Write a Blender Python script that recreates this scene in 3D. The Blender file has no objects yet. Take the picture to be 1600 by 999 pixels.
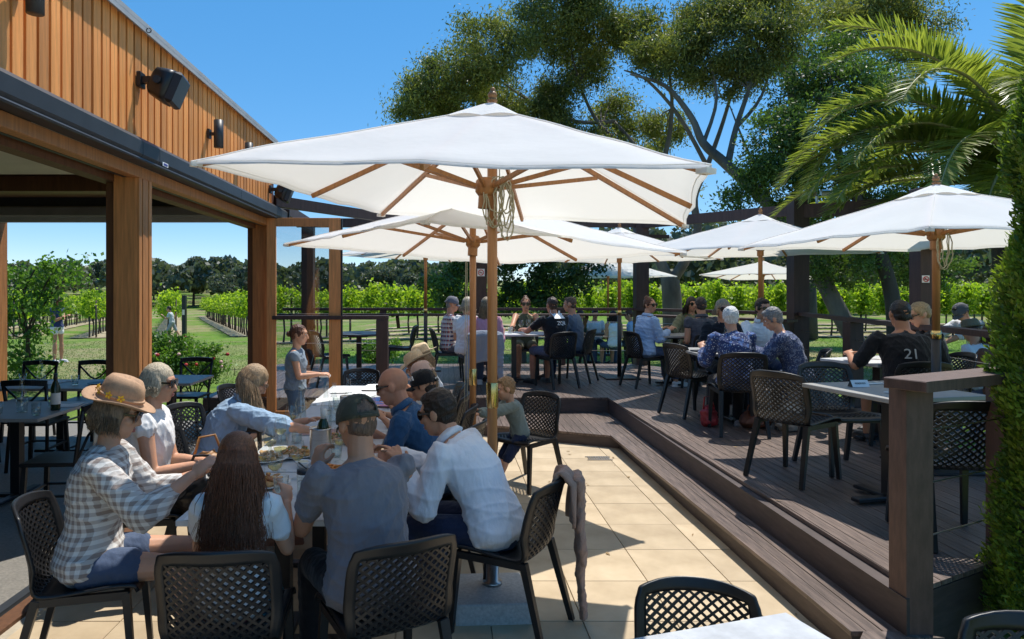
import bpy, math, random
import numpy as np
from mathutils import Vector, Matrix, Euler
R = math.radians
rnd = random.Random(7)
nrg = np.random.default_rng(11)
scene = bpy.context.scene
col = scene.collection

# ---------------------------------------------------------------- camera
cam_d = bpy.data.cameras.new('camera')
cam = bpy.data.objects.new('camera', cam_d); col.objects.link(cam)
cam.location = (0, 0, 1.75); cam.rotation_euler = (R(90), 0, 0)
cam_d.sensor_width = 36; cam_d.lens = 36 * 1064 / 1600
cam_d.shift_x = 103 / 1600; cam_d.shift_y = -44.5 / 1600
cam_d.clip_start = .05; cam_d.clip_end = 5000
scene.camera = cam

# ---------------------------------------------------------------- sky + sun
SUN = Vector((.27, .36, 1.0)).normalized()
world = bpy.data.worlds.new('World'); scene.world = world; world.use_nodes = True
wn = world.node_tree; bg = wn.nodes['Background']
sky = wn.nodes.new('ShaderNodeTexSky'); sky.sky_type = 'NISHITA'; sky.sun_disc = False
sky.sun_elevation = math.asin(SUN.z); sky.sun_rotation = math.atan2(SUN.x, SUN.y)
sky.altitude = 0; sky.air_density = .6; sky.dust_density = 0; sky.ozone_density = 3.0
hs = wn.nodes.new('ShaderNodeHueSaturation'); hs.inputs['Saturation'].default_value = 1.95; hs.inputs['Value'].default_value = 1.9; gm = wn.nodes.new('ShaderNodeGamma'); gm.inputs[1].default_value = .47
wn.links.new(sky.outputs[0], gm.inputs[0]); wn.links.new(gm.outputs[0], hs.inputs['Color']); wn.links.new(hs.outputs[0], bg.inputs[0]); bg.inputs[1].default_value = .130
sd = bpy.data.lights.new('sun', 'SUN'); sd.energy = 3.1; sd.angle = R(.5); sd.color = (1, .955, .88)
so = bpy.data.objects.new('sun', sd); col.objects.link(so)
so.rotation_euler = SUN.to_track_quat('Z', 'Y').to_euler()
vs = scene.view_settings
scene.cycles.transparent_max_bounces = 32
vs.view_transform = 'Standard'; vs.look = 'None'; vs.exposure = .84; vs.gamma = 1; vs.use_curve_mapping = False

# ---------------------------------------------------------------- helpers
def at(px, Y): return (px - 697) * Y / 1064          # sideways position of a thing seen at that bearing, Y metres off

def link(name, data, parent=None, loc=None, rot=None):
    o = bpy.data.objects.new(name, data); col.objects.link(o)
    if parent is not None: o.parent = parent
    if loc is not None: o.location = loc
    if rot is not None: o.rotation_euler = rot
    return o

def tag(o, label=None, cat=None, group=None, kind=None):
    if label: o['label'] = label
    if cat: o['category'] = cat
    if group: o['group'] = group
    if kind: o['kind'] = kind
    return o

def thing(name, label, cat, loc=(0, 0, 0), rz=0, group=None):
    return tag(link(name, None, None, loc, (0, 0, rz)), label, cat, group)

KIDS = {}
def kids(o):
    return [c for c in scene.objects if c.parent == o]

def copy_tree(root, loc, rz, label=None, group=None, tree=None):
    r = root.copy(); col.objects.link(r); r.location = loc; r.rotation_euler = (0, 0, rz)
    if label: r['label'] = label
    if group: r['group'] = group
    for ch in (tree if tree is not None else kids(root)):
        sub = None
        if isinstance(ch, tuple): ch, sub = ch
        c = ch.copy(); col.objects.link(c); c.parent = r
        for g in (sub if sub is not None else ([] if tree is not None else kids(ch))):
            d = g.copy(); col.objects.link(d); d.parent = c
    return r

def np_mesh(name, v, f, mat=None, smooth=False, tone=None):
    """v (n,3); f (m,k) equal size faces."""
    v = np.asarray(v, np.float32); f = np.asarray(f, np.int32)
    me = bpy.data.meshes.new(name); k = f.shape[1]; m = f.shape[0]
    me.vertices.add(len(v)); me.vertices.foreach_set('co', v.ravel())
    me.loops.add(m * k); me.loops.foreach_set('vertex_index', f.ravel())
    me.polygons.add(m); me.polygons.foreach_set('loop_start', np.arange(0, m * k, k, dtype=np.int32))
    if smooth: me.polygons.foreach_set('use_smooth', np.ones(m, bool))
    me.update(calc_edges=True)
    if tone is not None:
        a = me.attributes.new('tone', 'FLOAT', 'POINT'); a.data.foreach_set('value', np.asarray(tone, np.float32))
    if mat: me.materials.append(mat)
    return me

def frame(d):
    d = Vector(d).normalized()
    up = Vector((0, 0, 1)) if abs(d.z) < .95 else Vector((0, 1, 0))
    r = d.cross(up).normalized(); u = r.cross(d).normalized()
    return r, u, d

class MB:
    def __init__(s): s.v = []; s.f = []
    def add(s, vs, fs):
        b = len(s.v); s.v += [tuple(x) for x in vs]; s.f += [tuple(b + i for i in q) for q in fs]; return s
    def box(s, c, size, rot=None, taper=1.0, ch=0.0):
        x, y, z = size[0] / 2, size[1] / 2, size[2] / 2
        if ch > 0:
            vs = []
            for sz, k in ((-z, ch), (-z + ch, 0), (z - ch, 0), (z, ch)):
                t = taper if sz > 0 else 1
                for sx, sy in ((-1, -1), (1, -1), (1, 1), (-1, 1)):
                    vs.append((sx * (x * t - k), sy * (y * t - k), sz))
            fs = [(3, 2, 1, 0), (12, 13, 14, 15)]
            for l in range(3):
                for i in range(4):
                    j = (i + 1) % 4; fs.append((l * 4 + i, l * 4 + j, l * 4 + 4 + j, l * 4 + 4 + i))
        else:
            t = taper
            vs = [(-x, -y, -z), (x, -y, -z), (x, y, -z), (-x, y, -z), (-x * t, -y * t, z), (x * t, -y * t, z), (x * t, y * t, z), (-x * t, y * t, z)]
            fs = [(3, 2, 1, 0), (4, 5, 6, 7), (0, 1, 5, 4), (1, 2, 6, 5), (2, 3, 7, 6), (3, 0, 4, 7)]
        m = Matrix.Translation(c)
        if rot is not None: m = m @ (rot.to_4x4() if isinstance(rot, Matrix) else Euler(rot).to_matrix().to_4x4())
        return s.add([m @ Vector(p) for p in vs], fs)
    def bar(s, a, b, w, h=None, taper=1.0, ch=0.0):
        a = Vector(a); b = Vector(b); h = h or w
        r, u, d = frame(b - a); rot = Matrix((r, u, d)).transposed()
        return s.box((a + b) / 2, (w, h, (b - a).length), rot, taper, ch)
    def tube(s, pts, rad, n=8, cap=True, closed=False):
        pts = [Vector(p) for p in pts]; m = len(pts)
        if not hasattr(rad, '__len__'): rad = [rad] * m
        vs = []; pr = None
        for i, p in enumerate(pts):
            d = (pts[min(i + 1, m - 1)] - pts[max(i - 1, 0)])
            if d.length < 1e-9: d = Vector((0, 0, 1))
            if pr is None: r, u, d = frame(d)
            else:
                d.normalize(); r = (pr - d * pr.dot(d))
                r = r.normalized() if r.length > 1e-6 else frame(d)[0]
                u = r.cross(d)
            pr = r
            for k in range(n):
                a = 2 * math.pi * k / n
                vs.append(p + (r * math.cos(a) + u * math.sin(a)) * rad[i])
        fs = []
        for i in range(m - 1):
            for k in range(n):
                j = (k + 1) % n; fs.append((i * n + k, i * n + j, i * n + n + j, i * n + n + k))
        if cap:
            fs.append(tuple(range(n - 1, -1, -1))); fs.append(tuple(range((m - 1) * n, m * n)))
        return s.add(vs, fs)
    def lathe(s, prof, n=20, c=(0, 0, 0), rot=None, cap=True):
        m = Matrix.Translation(c)
        if rot is not None: m = m @ (rot.to_4x4() if isinstance(rot, Matrix) else Euler(rot).to_matrix().to_4x4())
        vs = []; fs = []
        for r, z in prof:
            for k in range(n):
                a = 2 * math.pi * k / n; vs.append(m @ Vector((r * math.cos(a), r * math.sin(a), z)))
        for i in range(len(prof) - 1):
            for k in range(n):
                j = (k + 1) % n; fs.append((i * n + k, i * n + j, i * n + n + j, i * n + n + k))
        if cap:
            if prof[0][0] > 1e-5: fs.append(tuple(range(n - 1, -1, -1)))
            if prof[-1][0] > 1e-5: fs.append(tuple(range((len(prof) - 1) * n, len(prof) * n)))
        return s.add(vs, fs)
    def prism(s, poly, z0, z1):
        n = len(poly)
        vs = [(x, y, z0) for x, y in poly] + [(x, y, z1) for x, y in poly]
        fs = [tuple(range(n - 1, -1, -1)), tuple(range(n, 2 * n))]
        for i in range(n):
            j = (i + 1) % n; fs.append((i, j, n + j, n + i))
        return s.add(vs, fs)
    def ell(s, c, rad, rot=None, nu=14, nv=9):
        m = Matrix.Translation(c)
        if rot is not None: m = m @ (rot.to_4x4() if isinstance(rot, Matrix) else Euler(rot).to_matrix().to_4x4())
        vs = [m @ Vector((0, 0, -rad[2]))]; fs = []
        for i in range(1, nv):
            ph = -math.pi / 2 + math.pi * i / nv
            for k in range(nu):
                a = 2 * math.pi * k / nu
                vs.append(m @ Vector((rad[0] * math.cos(ph) * math.cos(a), rad[1] * math.cos(ph) * math.sin(a), rad[2] * math.sin(ph))))
        vs.append(m @ Vector((0, 0, rad[2])))
        for k in range(nu):
            fs.append((0, 1 + (k + 1) % nu, 1 + k))
            fs.append((len(vs) - 1, 1 + (nv - 2) * nu + k, 1 + (nv - 2) * nu + (k + 1) % nu))
        for i in range(nv - 2):
            for k in range(nu):
                j = (k + 1) % nu; b = 1 + i * nu; fs.append((b + k, b + j, b + nu + j, b + nu + k))
        return s.add(vs, fs)
    def grid(s, fn, nu, nv):
        b = [fn(i / nu, j / nv) for j in range(nv + 1) for i in range(nu + 1)]
        fs = []
        for j in range(nv):
            for i in range(nu):
                q = j * (nu + 1) + i; fs.append((q, q + 1, q + nu + 2, q + nu + 1))
        return s.add(b, fs)
    def mesh(s, name, mat=None, smooth=False):
        me = bpy.data.meshes.new(name); me.from_pydata(s.v, [], s.f)
        if smooth: me.polygons.foreach_set('use_smooth', [True] * len(me.polygons))
        if mat: me.materials.append(mat)
        me.update(); return me
    def build(s, name, mat, parent=None, smooth=False, loc=None, rot=None):
        return link(name, s.mesh(name, mat, smooth), parent, loc, rot)

# deferred modifiers: every object with modifiers is evaluated once, all together, at the end
PEND = []
def defer(o, mat, post=None):
    PEND.append((o, mat, post)); return o
def solidify(o, t, mat, off=0, bevel=0, sub=0):
    if sub:
        m = o.modifiers.new('sub', 'SUBSURF'); m.levels = sub; m.render_levels = sub
    m = o.modifiers.new('sol', 'SOLIDIFY'); m.thickness = t; m.offset = off
    return defer(o, mat)
def flush():
    if not PEND: return
    bpy.context.view_layer.update()
    dg = bpy.context.evaluated_depsgraph_get()
    done = {}
    for o, mat, post in PEND:
        me = bpy.data.meshes.new_from_object(o.evaluated_get(dg))
        me.name = o.name
        if post:
            n = len(me.vertices); v = np.empty(n * 3, np.float32); me.vertices.foreach_get('co', v)
            nn = np.empty(n * 3, np.float32); me.vertex_normals.foreach_get('vector', nn)
            v = post(v.reshape(-1, 3), nn.reshape(-1, 3)); me.vertices.foreach_set('co', np.asarray(v, np.float32).ravel())
        me.polygons.foreach_set('use_smooth', np.ones(len(me.polygons), bool))
        me.materials.clear(); me.materials.append(mat); me.update()
        done[o] = me
    for o, me in done.items():
        o.modifiers.clear(); o.data = me
    PEND.clear()

# ---------------------------------------------------------------- materials
def srgb(r, g, b):
    f = lambda c: (c / 255 / 12.92) if c / 255 <= .04045 else ((c / 255 + .055) / 1.055) ** 2.4
    return (f(r), f(g), f(b))
MATS = {}
def nodes(name):
    m = bpy.data.materials.new(name); m.use_nodes = True
    nt = m.node_tree; return m, nt, nt.nodes['Principled BSDF']
def N(nt, t, **kw):
    n = nt.nodes.new(t)
    for k, v in kw.items():
        if k.startswith('i_'): n.inputs[int(k[2:])].default_value = v
        else: setattr(n, k, v)
    return n
def mixc(nt, fac, a, b, blend='MIX'):
    n = nt.nodes.new('ShaderNodeMix'); n.data_type = 'RGBA'; n.blend_type = blend
    for sock, x in ((0, fac), (6, a), (7, b)):
        if hasattr(x, 'is_linked') or hasattr(x, 'links'): nt.links.new(x, n.inputs[sock])
        elif sock == 0: n.inputs[0].default_value = x
        else: n.inputs[sock].default_value = (*x[:3], 1)
    return n.outputs[2]
def ramp(nt, x, lo, hi):
    n = nt.nodes.new('ShaderNodeMapRange'); nt.links.new(x, n.inputs[0])
    n.inputs[1].default_value = lo; n.inputs[2].default_value = hi; n.clamp = True
    return n.outputs[0]
def coords(nt, stretch=(1, 1, 1), rot=(0, 0, 0), kind='Object'):
    tc = nt.nodes.new('ShaderNodeTexCoord'); mp = nt.nodes.new('ShaderNodeMapping')
    nt.links.new(tc.outputs[kind], mp.inputs[0]); mp.inputs[3].default_value = stretch; mp.inputs[2].default_value = rot
    return mp.outputs[0]
def noise(nt, vec, scale, detail=4, rough=.6):
    n = N(nt, 'ShaderNodeTexNoise'); n.inputs['Scale'].default_value = scale; n.inputs['Detail'].default_value = detail
    n.inputs['Roughness'].default_value = rough; nt.links.new(vec, n.inputs['Vector']); return n.outputs[0]
def bump(nt, bs, h, strength, dist=.01):
    b = nt.nodes.new('ShaderNodeBump'); b.inputs['Strength'].default_value = strength; b.inputs['Distance'].default_value = dist
    nt.links.new(h, b.inputs['Height']); nt.links.new(b.outputs[0], bs.inputs['Normal'])
def mat(name, c, rough=.6, var=.2, scale=6, bmp=.15, bscale=60, stretch=(1, 1, 1), metal=0, rv=.0, c2=None, spec=.5, bdist=.004, sheen=0):
    if name in MATS: return MATS[name]
    m, nt, bs = nodes(name)
    co = coords(nt, stretch)
    n1 = noise(nt, co, scale)
    lo = tuple(x * (1 - var) for x in c); hi = tuple(min(1, x * (1 + var)) for x in c) if c2 is None else c2
    out = mixc(nt, ramp(nt, n1, .3, .7), lo, hi)
    if rv:
        oi = nt.nodes.new('ShaderNodeObjectInfo'); h = nt.nodes.new('ShaderNodeHueSaturation')
        mr = nt.nodes.new('ShaderNodeMapRange'); nt.links.new(oi.outputs['Random'], mr.inputs[0])
        mr.inputs[3].default_value = 1 - rv; mr.inputs[4].default_value = 1 + rv
        nt.links.new(mr.outputs[0], h.inputs['Value']); nt.links.new(out, h.inputs['Color']); out = h.outputs[0]
    nt.links.new(out, bs.inputs['Base Color'])
    bs.inputs['Roughness'].default_value = rough; bs.inputs['Metallic'].default_value = metal
    bs.inputs['Specular IOR Level'].default_value = spec
    if sheen: bs.inputs['Sheen Weight'].default_value = sheen
    if bmp: bump(nt, bs, noise(nt, co, bscale, 5), bmp, bdist)
    MATS[name] = m; return m

def leafmat(name, dark, light, trans=.35, rough=.5, spec=.4):
    """foliage: tone is each leaf's own colour; light passes through the blades."""
    m, nt, bs = nodes(name)
    a = nt.nodes.new('ShaderNodeAttribute'); a.attribute_name = 'tone'
    c = mixc(nt, a.outputs['Fac'], dark, light)
    nt.links.new(c, bs.inputs['Base Color']); bs.inputs['Roughness'].default_value = rough
    bs.inputs['Specular IOR Level'].default_value = spec
    tr = nt.nodes.new('ShaderNodeBsdfTranslucent'); nt.links.new(mixc(nt, 1.0, c, (1.0, 1.15, .5), 'MULTIPLY'), tr.inputs[0])
    mx = nt.nodes.new('ShaderNodeMixShader'); mx.inputs[0].default_value = trans
    nt.links.new(bs.outputs[0], mx.inputs[1]); nt.links.new(tr.outputs[0], mx.inputs[2])
    nt.links.new(mx.outputs[0], nt.nodes['Material Output'].inputs[0]); return m

def glassmat(name, tint=(1, 1, 1), refl=.0, ior=1.45):
    """thin glass: clear with a fresnel reflection."""
    m, nt, bs = nodes(name); nt.nodes.remove(bs)
    t = nt.nodes.new('ShaderNodeBsdfTransparent'); t.inputs[0].default_value = (*tint, 1)
    g = nt.nodes.new('ShaderNodeBsdfGlossy'); g.inputs['Roughness'].default_value = .02
    lw = nt.nodes.new('ShaderNodeLayerWeight'); lw.inputs[0].default_value = .5
    pw = N(nt, 'ShaderNodeMath', operation='POWER', i_1=4.0); nt.links.new(lw.outputs['Facing'], pw.inputs[0])
    ad = N(nt, 'ShaderNodeMath', operation='MULTIPLY_ADD', i_1=.75, i_2=.09 + refl); nt.links.new(pw.outputs[0], ad.inputs[0]); ad.use_clamp = True
    mx = nt.nodes.new('ShaderNodeMixShader'); nt.links.new(ad.outputs[0], mx.inputs[0])
    nt.links.new(t.outputs[0], mx.inputs[1]); nt.links.new(g.outputs[0], mx.inputs[2])
    nt.links.new(mx.outputs[0], nt.nodes['Material Output'].inputs[0]); return m

def clothmat(name, c, pattern=None, c2=(1, 1, 1), c3=None, scale=40, rough=.85, trans=0.0):
    """woven cloth with fine weave; pattern = gingham / plaid / floral / stripes printed or woven in."""
    m, nt, bs = nodes(name)
    co = coords(nt)
    out = mixc(nt, ramp(nt, noise(nt, co, 9), .3, .7), tuple(x * .96 for x in c), tuple(min(1, x * 1.03) for x in c))
    if pattern in ('gingham', 'plaid'):
        sp = nt.nodes.new('ShaderNodeSeparateXYZ'); nt.links.new(co, sp.inputs[0])
        def stripe(sock, sc, th=0.0, ph=0.0):
            a = N(nt, 'ShaderNodeMath', operation='MULTIPLY_ADD', i_1=sc, i_2=ph); nt.links.new(sock, a.inputs[0])
            b = N(nt, 'ShaderNodeMath', operation='SINE'); nt.links.new(a.outputs[0], b.inputs[0])
            return ramp(nt, b.outputs[0], th - .12, th + .12)
        hx = N(nt, 'ShaderNodeMath', operation='MULTIPLY_ADD', i_1=.8, i_2=0); nt.links.new(sp.outputs[1], hx.inputs[0])
        sx = N(nt, 'ShaderNodeMath', operation='ADD'); nt.links.new(sp.outputs[0], sx.inputs[0]); nt.links.new(hx.outputs[0], sx.inputs[1])
        h = stripe(sx.outputs[0], scale); v = stripe(sp.outputs[2], scale)
        if pattern == 'gingham':
            ad = N(nt, 'ShaderNodeMath', operation='ADD'); nt.links.new(h, ad.inputs[0]); nt.links.new(v, ad.inputs[1])
            hf = N(nt, 'ShaderNodeMath', operation='MULTIPLY', i_1=.5); nt.links.new(ad.outputs[0], hf.inputs[0])
            out = mixc(nt, hf.outputs[0], c2, out)
        else:
            out = mixc(nt, h, out, c2); out = mixc(nt, stripe(sp.outputs[2], scale * .8, .2), out, c3 or c2)
            out = mixc(nt, stripe(sx.outputs[0], scale, .9, 1.2), out, (.8, .8, .8)); out = mixc(nt, stripe(sp.outputs[2], scale * .8, .9, 1.5), out, (.8, .8, .8))
    elif pattern == 'floral':
        vo = N(nt, 'ShaderNodeTexVoronoi'); vo.inputs['Scale'].default_value = scale; nt.links.new(co, vo.inputs['Vector'])
        n2 = noise(nt, co, scale * 1.5, 2)
        ad = N(nt, 'ShaderNodeMath', operation='MULTIPLY_ADD', i_1=.5); nt.links.new(n2, ad.inputs[0]); nt.links.new(vo.outputs['Distance'], ad.inputs[2])
        out = mixc(nt, ramp(nt, ad.outputs[0], .52, .46), out, c2)
        if c3: out = mixc(nt, ramp(nt, noise(nt, co, scale * .35, 1), .58, .62), out, c3)
    elif pattern == 'rib':
        sp = N(nt, 'ShaderNodeTexWave'); sp.inputs['Scale'].default_value = scale; nt.links.new(co, sp.inputs['Vector'])
        out = mixc(nt, sp.outputs['Fac'], tuple(x * .8 for x in c), c)
    nt.links.new(out, bs.inputs['Base Color']); bs.inputs['Roughness'].default_value = rough
    bs.inputs['Specular IOR Level'].default_value = .2; bs.inputs['Sheen Weight'].default_value = .15
    st = coords(nt, (1, 1, .45))
    h1 = noise(nt, st, 9, 3); rg = N(nt, 'ShaderNodeTexNoise'); rg.noise_type = 'RIDGED_MULTIFRACTAL'; rg.normalize = True; rg.inputs['Scale'].default_value = 6; rg.inputs['Detail'].default_value = 2; rg.inputs['Distortion'].default_value = 1.0; nt.links.new(st, rg.inputs['Vector']); hm = N(nt, 'ShaderNodeMath', operation='MULTIPLY_ADD', i_1=.55); nt.links.new(rg.outputs[0], hm.inputs[0]); nt.links.new(h1, hm.inputs[2]); h1 = hm.outputs[0]; h2 = noise(nt, co, 350, 1)
    ad = N(nt, 'ShaderNodeMath', operation='MULTIPLY_ADD', i_1=.06); nt.links.new(h2, ad.inputs[0]); nt.links.new(h1, ad.inputs[2])
    bump(nt, bs, ad.outputs[0], .8, .03)
    if trans:
        tr = nt.nodes.new('ShaderNodeBsdfTranslucent'); nt.links.new(out, tr.inputs[0])
        mx = nt.nodes.new('ShaderNodeMixShader'); mx.inputs[0].default_value = trans
        nt.links.new(bs.outputs[0], mx.inputs[1]); nt.links.new(tr.outputs[0], mx.inputs[2])
        nt.links.new(mx.outputs[0], nt.nodes['Material Output'].inputs[0])
    return m

WOOD = mat('oiled_timber', (.52, .215, .07), .55, .25, 3, .12, 30, (14, 14, 1), rv=.22)
CLAD = mat('cedar_cladding', (.74, .29, .075), .6, .24, 2.5, .15, 25, (16, 16, 1), rv=.25)
CLADB = mat('cedar_backing', (.10, .028, .012), .7, .2, 4)
TEAK = mat('teak_pole', (.40, .17, .055), .45, .2, 3, .08, 40, (18, 18, 1), rv=.08)
DECK = mat('deck_boards', (.080, .051, .040), .44, .5, 3.0, .35, 26, (16, 1.2, 16), rv=.22, c2=(.215, .155, .127), spec=.6)
DECKX = mat('deck_fascia', (.060, .042, .038), .55, .3, 3, .15, 26, (2, 2, 12))
PERG = mat('stained_pergola', (.05, .026, .022), .6, .3, 3, .15, 30, (8, 8, 1))
POSTR = mat('stained_post', (.095, .052, .04), .6, .3, 4, .25, 60, (8, 8, 2))
TILE = mat('sandstone_paver', (.43, .325, .20), .75, .13, 2.6, .25, 120, rv=.09, c2=(.54, .425, .28))
GROUT = mat('grout', (.42, .36, .27), .9, .15, 20)
GREY = mat('charcoal_metal', (.03, .034, .04), .45, .15, 5, .05)
BLACKM = mat('black_powdercoat', (.014, .014, .016), .4, .15, 8, .05)
PLAST = mat('charcoal_plastic', (.011, .0115, .013), .40, .15, 8, .06, 200, rv=.12)
BLKW = mat('black_painted_wood', (.012, .012, .013), .45, .2, 6, .1)
STEEL = mat('brushed_steel', (.55, .54, .53), .28, .08, 4, .08, 40, (1, 1, 30), metal=1)
BRASS = mat('brass', (.70, .50, .20), .25, .1, 6, .03, metal=1)
CONC = mat('granite_block', (.42, .41, .39), .8, .2, 60, .3, 150)
MARBLE = mat('marble_top', (.52, .53, .54), .35, .22, 7, .04, 60)
TABLEG = mat('stone_grey_top', (.30, .29, .27), .5, .1, 5, .05)
LINEN = mat('white_linen', (.80, .79, .76), .9, .05, 8, .3, 30)
PAPER = mat('white_paper', (.82, .82, .81), .8, .04, 10, .05)
CERAM = mat('white_ceramic', (.78, .76, .72), .2, .04, 10, 0)
CEIL = mat('ceiling_board', (.62, .58, .48), .8, .06, 4)
GLASS = glassmat('clear_glass', (.96, .98, .97))
PANE = glassmat('window_glass', (.93, .95, .95), .03, 1.5)
WINEG = mat('green_bottle_glass', (.012, .03, .012), .12, .1, 5, 0)
ROPE = mat('rope', (.46, .40, .28), .9, .2, 60, .4, 200)
BARK = mat('gum_bark', (.16, .135, .115), .85, .45, 2.2, .5, 14, (1, 1, .35), bdist=.03)
BARKD = mat('dark_bark', (.07, .055, .045), .9, .35, 4, .5, 20, (1, 1, .3), bdist=.03)
def canvas():
    m, nt, bs = nodes('canopy_canvas'); co = coords(nt)
    c = mixc(nt, ramp(nt, noise(nt, co, 2.2), .3, .7), (.90, .90, .89), (.94, .94, .93))
    nt.links.new(c, bs.inputs['Base Color']); bs.inputs['Roughness'].default_value = .85; bs.inputs['Specular IOR Level'].default_value = .15
    bump(nt, bs, noise(nt, co, 5, 3), .25, .03)
    tr = nt.nodes.new('ShaderNodeBsdfTranslucent'); tr.inputs[0].default_value = (.95, .90, .80, 1)
    mx = nt.nodes.new('ShaderNodeMixShader'); mx.inputs[0].default_value = .42
    nt.links.new(bs.outputs[0], mx.inputs[1]); nt.links.new(tr.outputs[0], mx.inputs[2])
    nt.links.new(mx.outputs[0], nt.nodes['Material Output'].inputs[0]); return m
CANVAS = canvas()
# ================================================================ GROUND
def sstep(a, b, x):
    t = np.clip((x - a) / (b - a), 0, 1); return t * t * (3 - 2 * t)
def gz(x, y):
    x = np.asarray(x, float); y = np.asarray(y, float)
    d = np.clip(y - 16, 0, 50)
    z = -.04 - .02 * d * sstep(0, -8, x)
    return z + 0.026 * np.clip(y - 95, 0, 260) + .3 * np.sin(x * .013 + 1) * sstep(90, 200, y)
def ground():
    m, nt, bs = nodes('lawn_ground'); co = coords(nt)
    n1 = noise(nt, co, .16, 4); n2 = noise(nt, co, 2.5, 6, .7); n3 = noise(nt, co, 30, 3)
    g = mixc(nt, ramp(nt, n2, .3, .7), (.06, .14, .02), (.18, .29, .04))
    st = mixc(nt, ramp(nt, n2, .3, .7), (.20, .18, .08), (.36, .30, .17))
    c = mixc(nt, ramp(nt, n1, .42, .62), g, st)
    nt.links.new(c, bs.inputs['Base Color']); bs.inputs['Roughness'].default_value = .9; bs.inputs['Specular IOR Level'].default_value = .1
    bump(nt, bs, n3, .8, .05)
    xs = np.unique(np.concatenate([np.linspace(-60, 60, 61), np.array([-4000, -2000, -1000, -500, -300, -200, -150, -110, -80, 80, 110, 150, 200, 300, 500, 1000, 2000, 4000])]))
    ys = np.unique(np.concatenate([np.linspace(-20, 100, 61), np.array([-4000, -1000, -200, -60]), np.linspace(110, 360, 26), np.array([420, 600, 1000, 2000, 4000])]))
    X, Y = np.meshgrid(xs, ys); Z = gz(X, Y)
    v = np.stack([X, Y, Z], -1).reshape(-1, 3); nx = len(xs); i, j = np.meshgrid(np.arange(nx - 1), np.arange(len(ys) - 1)); q = (j * nx + i).ravel()
    tag(link('ground', np_mesh('ground', v, np.stack([q, q + 1, q + nx + 1, q + nx], 1), m, True)), kind='structure')
ground()
SOIL = mat('vineyard_soil', (.30, .235, .15), .95, .3, 1.5, .6, 25, c2=(.46, .38, .24), bdist=.03)

# ---------------------------------------------------------------- patio of square pavers
patio = tag(MB().box((-.22, 4.3, -.03), (4.26, 9.3, .05)).build('patio', GROUT), kind='structure')
TW, TD, X0, Y0 = .487, .497, .72, 4.08
tile_mesh = MB().box((0, 0, 0), (TW - .005, TD - .005, .022), ch=.002).mesh('paver', TILE)
for i in range(-7, 3):
    for j in range(-4, 10):
        cx = X0 + (i + .5) * TW; cy = Y0 + (j + .5) * TD
        if cx - TW / 2 < -2.4 or cx - TW / 2 > 1.88: continue
        link('paver', tile_mesh, patio, (cx, cy, .002 + rnd.uniform(-.001, .001)), (rnd.uniform(-.0012, .0012), rnd.uniform(-.0012, .0012), 0))
g = MB()                                                           # floor drain by the step
for k in range(9): g.box((-.1 + k * .025, 0, .004), (.012, .11, .008))
g.box((0, .062, .004), (.26, .014, .009)).box((0, -.062, .004), (.26, .014, .009))
tag(g.build('drain_grate', STEEL, None, False, (1.58, 7.05, .014)), 'small slotted steel drain grate in the paving by the step corner', 'drain')

# ---------------------------------------------------------------- timber deck, step
DZ = .35
DP = [(2.13, 3.15), (2.95, 3.58), (4.1, 4.25), (4.4, 5.2), (5.5, 10.3), (3.6, 13.1), (-3.2, 13.1), (-3.2, 8.95), (2.13, 8.95)]
SP = [(1.9, 3.2), (2.13, 3.2), (2.13, 8.95), (-.3, 8.95), (-.3, 8.5), (1.05, 7.9), (1.9, 7.5)]
def span(poly, x):
    ys = []
    for (a, b), (c, d) in zip(poly, poly[1:] + poly[:1]):
        if (a - x) * (c - x) < 0: ys.append(b + (d - b) * (x - a) / (c - a))
    return (min(ys), max(ys)) if len(ys) > 1 else None
def boards(parent, poly, pitch, z, x0, x1, split=None):
    n = int(round((x1 - x0) / pitch))
    for k in range(n):
        a = x0 + k * pitch + .0025; b = x0 + (k + 1) * pitch - .0025
        s0 = span(poly, a + 1e-4); s1 = span(poly, b - 1e-4)
        if not s0 or not s1: continue
        cuts = [0, 1] if not split else [0, rnd.uniform(.3, .7), 1]
        for c0, c1 in zip(cuts[:-1], cuts[1:]):
            f = lambda s, t: s[0] + (s[1] - s[0]) * t
            e = .002; zz = z + rnd.uniform(-.0012, .0012)
            poly4 = [(a, f(s0, c0) + e), (b, f(s1, c0) + e), (b, f(s1, c1) - e), (a, f(s0, c1) - e)]
            cx = (a + b) / 2; cy = poly4[0][1]
            MB().prism([(p[0] - cx, p[1] - cy) for p in poly4], -.024, 0).build('deck_board', DECK, parent, False, (cx, cy, zz))
deck = tag(link('deck', None), kind='structure')
boards(deck, DP, .0902, DZ, -3.2, 5.5)
f = MB(); n = len(DP)
sub = [(x, y) for x, y in DP]
f.prism(sub, -.03, DZ - .028); f.build('deck_frame', DECKX, deck)
step = tag(link('step', None), kind='structure')
boards(step, SP, .0765, .15, 1.9, 2.13)
boards(step, SP, .0885, .15, -.3, 1.9)
MB().prism([(1.912, 3.21), (2.125, 3.21), (2.125, 8.945), (-.29, 8.945), (-.29, 8.51), (1.055, 7.912), (1.912, 7.508)], -.03, .122).build('step_riser', DECKX, step)
# mitred nosing of the step's near end
MB().prism([(1.895, 3.12), (2.30, 3.14), (2.14, 3.198), (1.96, 3.198)], .126, .152).build('nosing', DECK, step)

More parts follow.
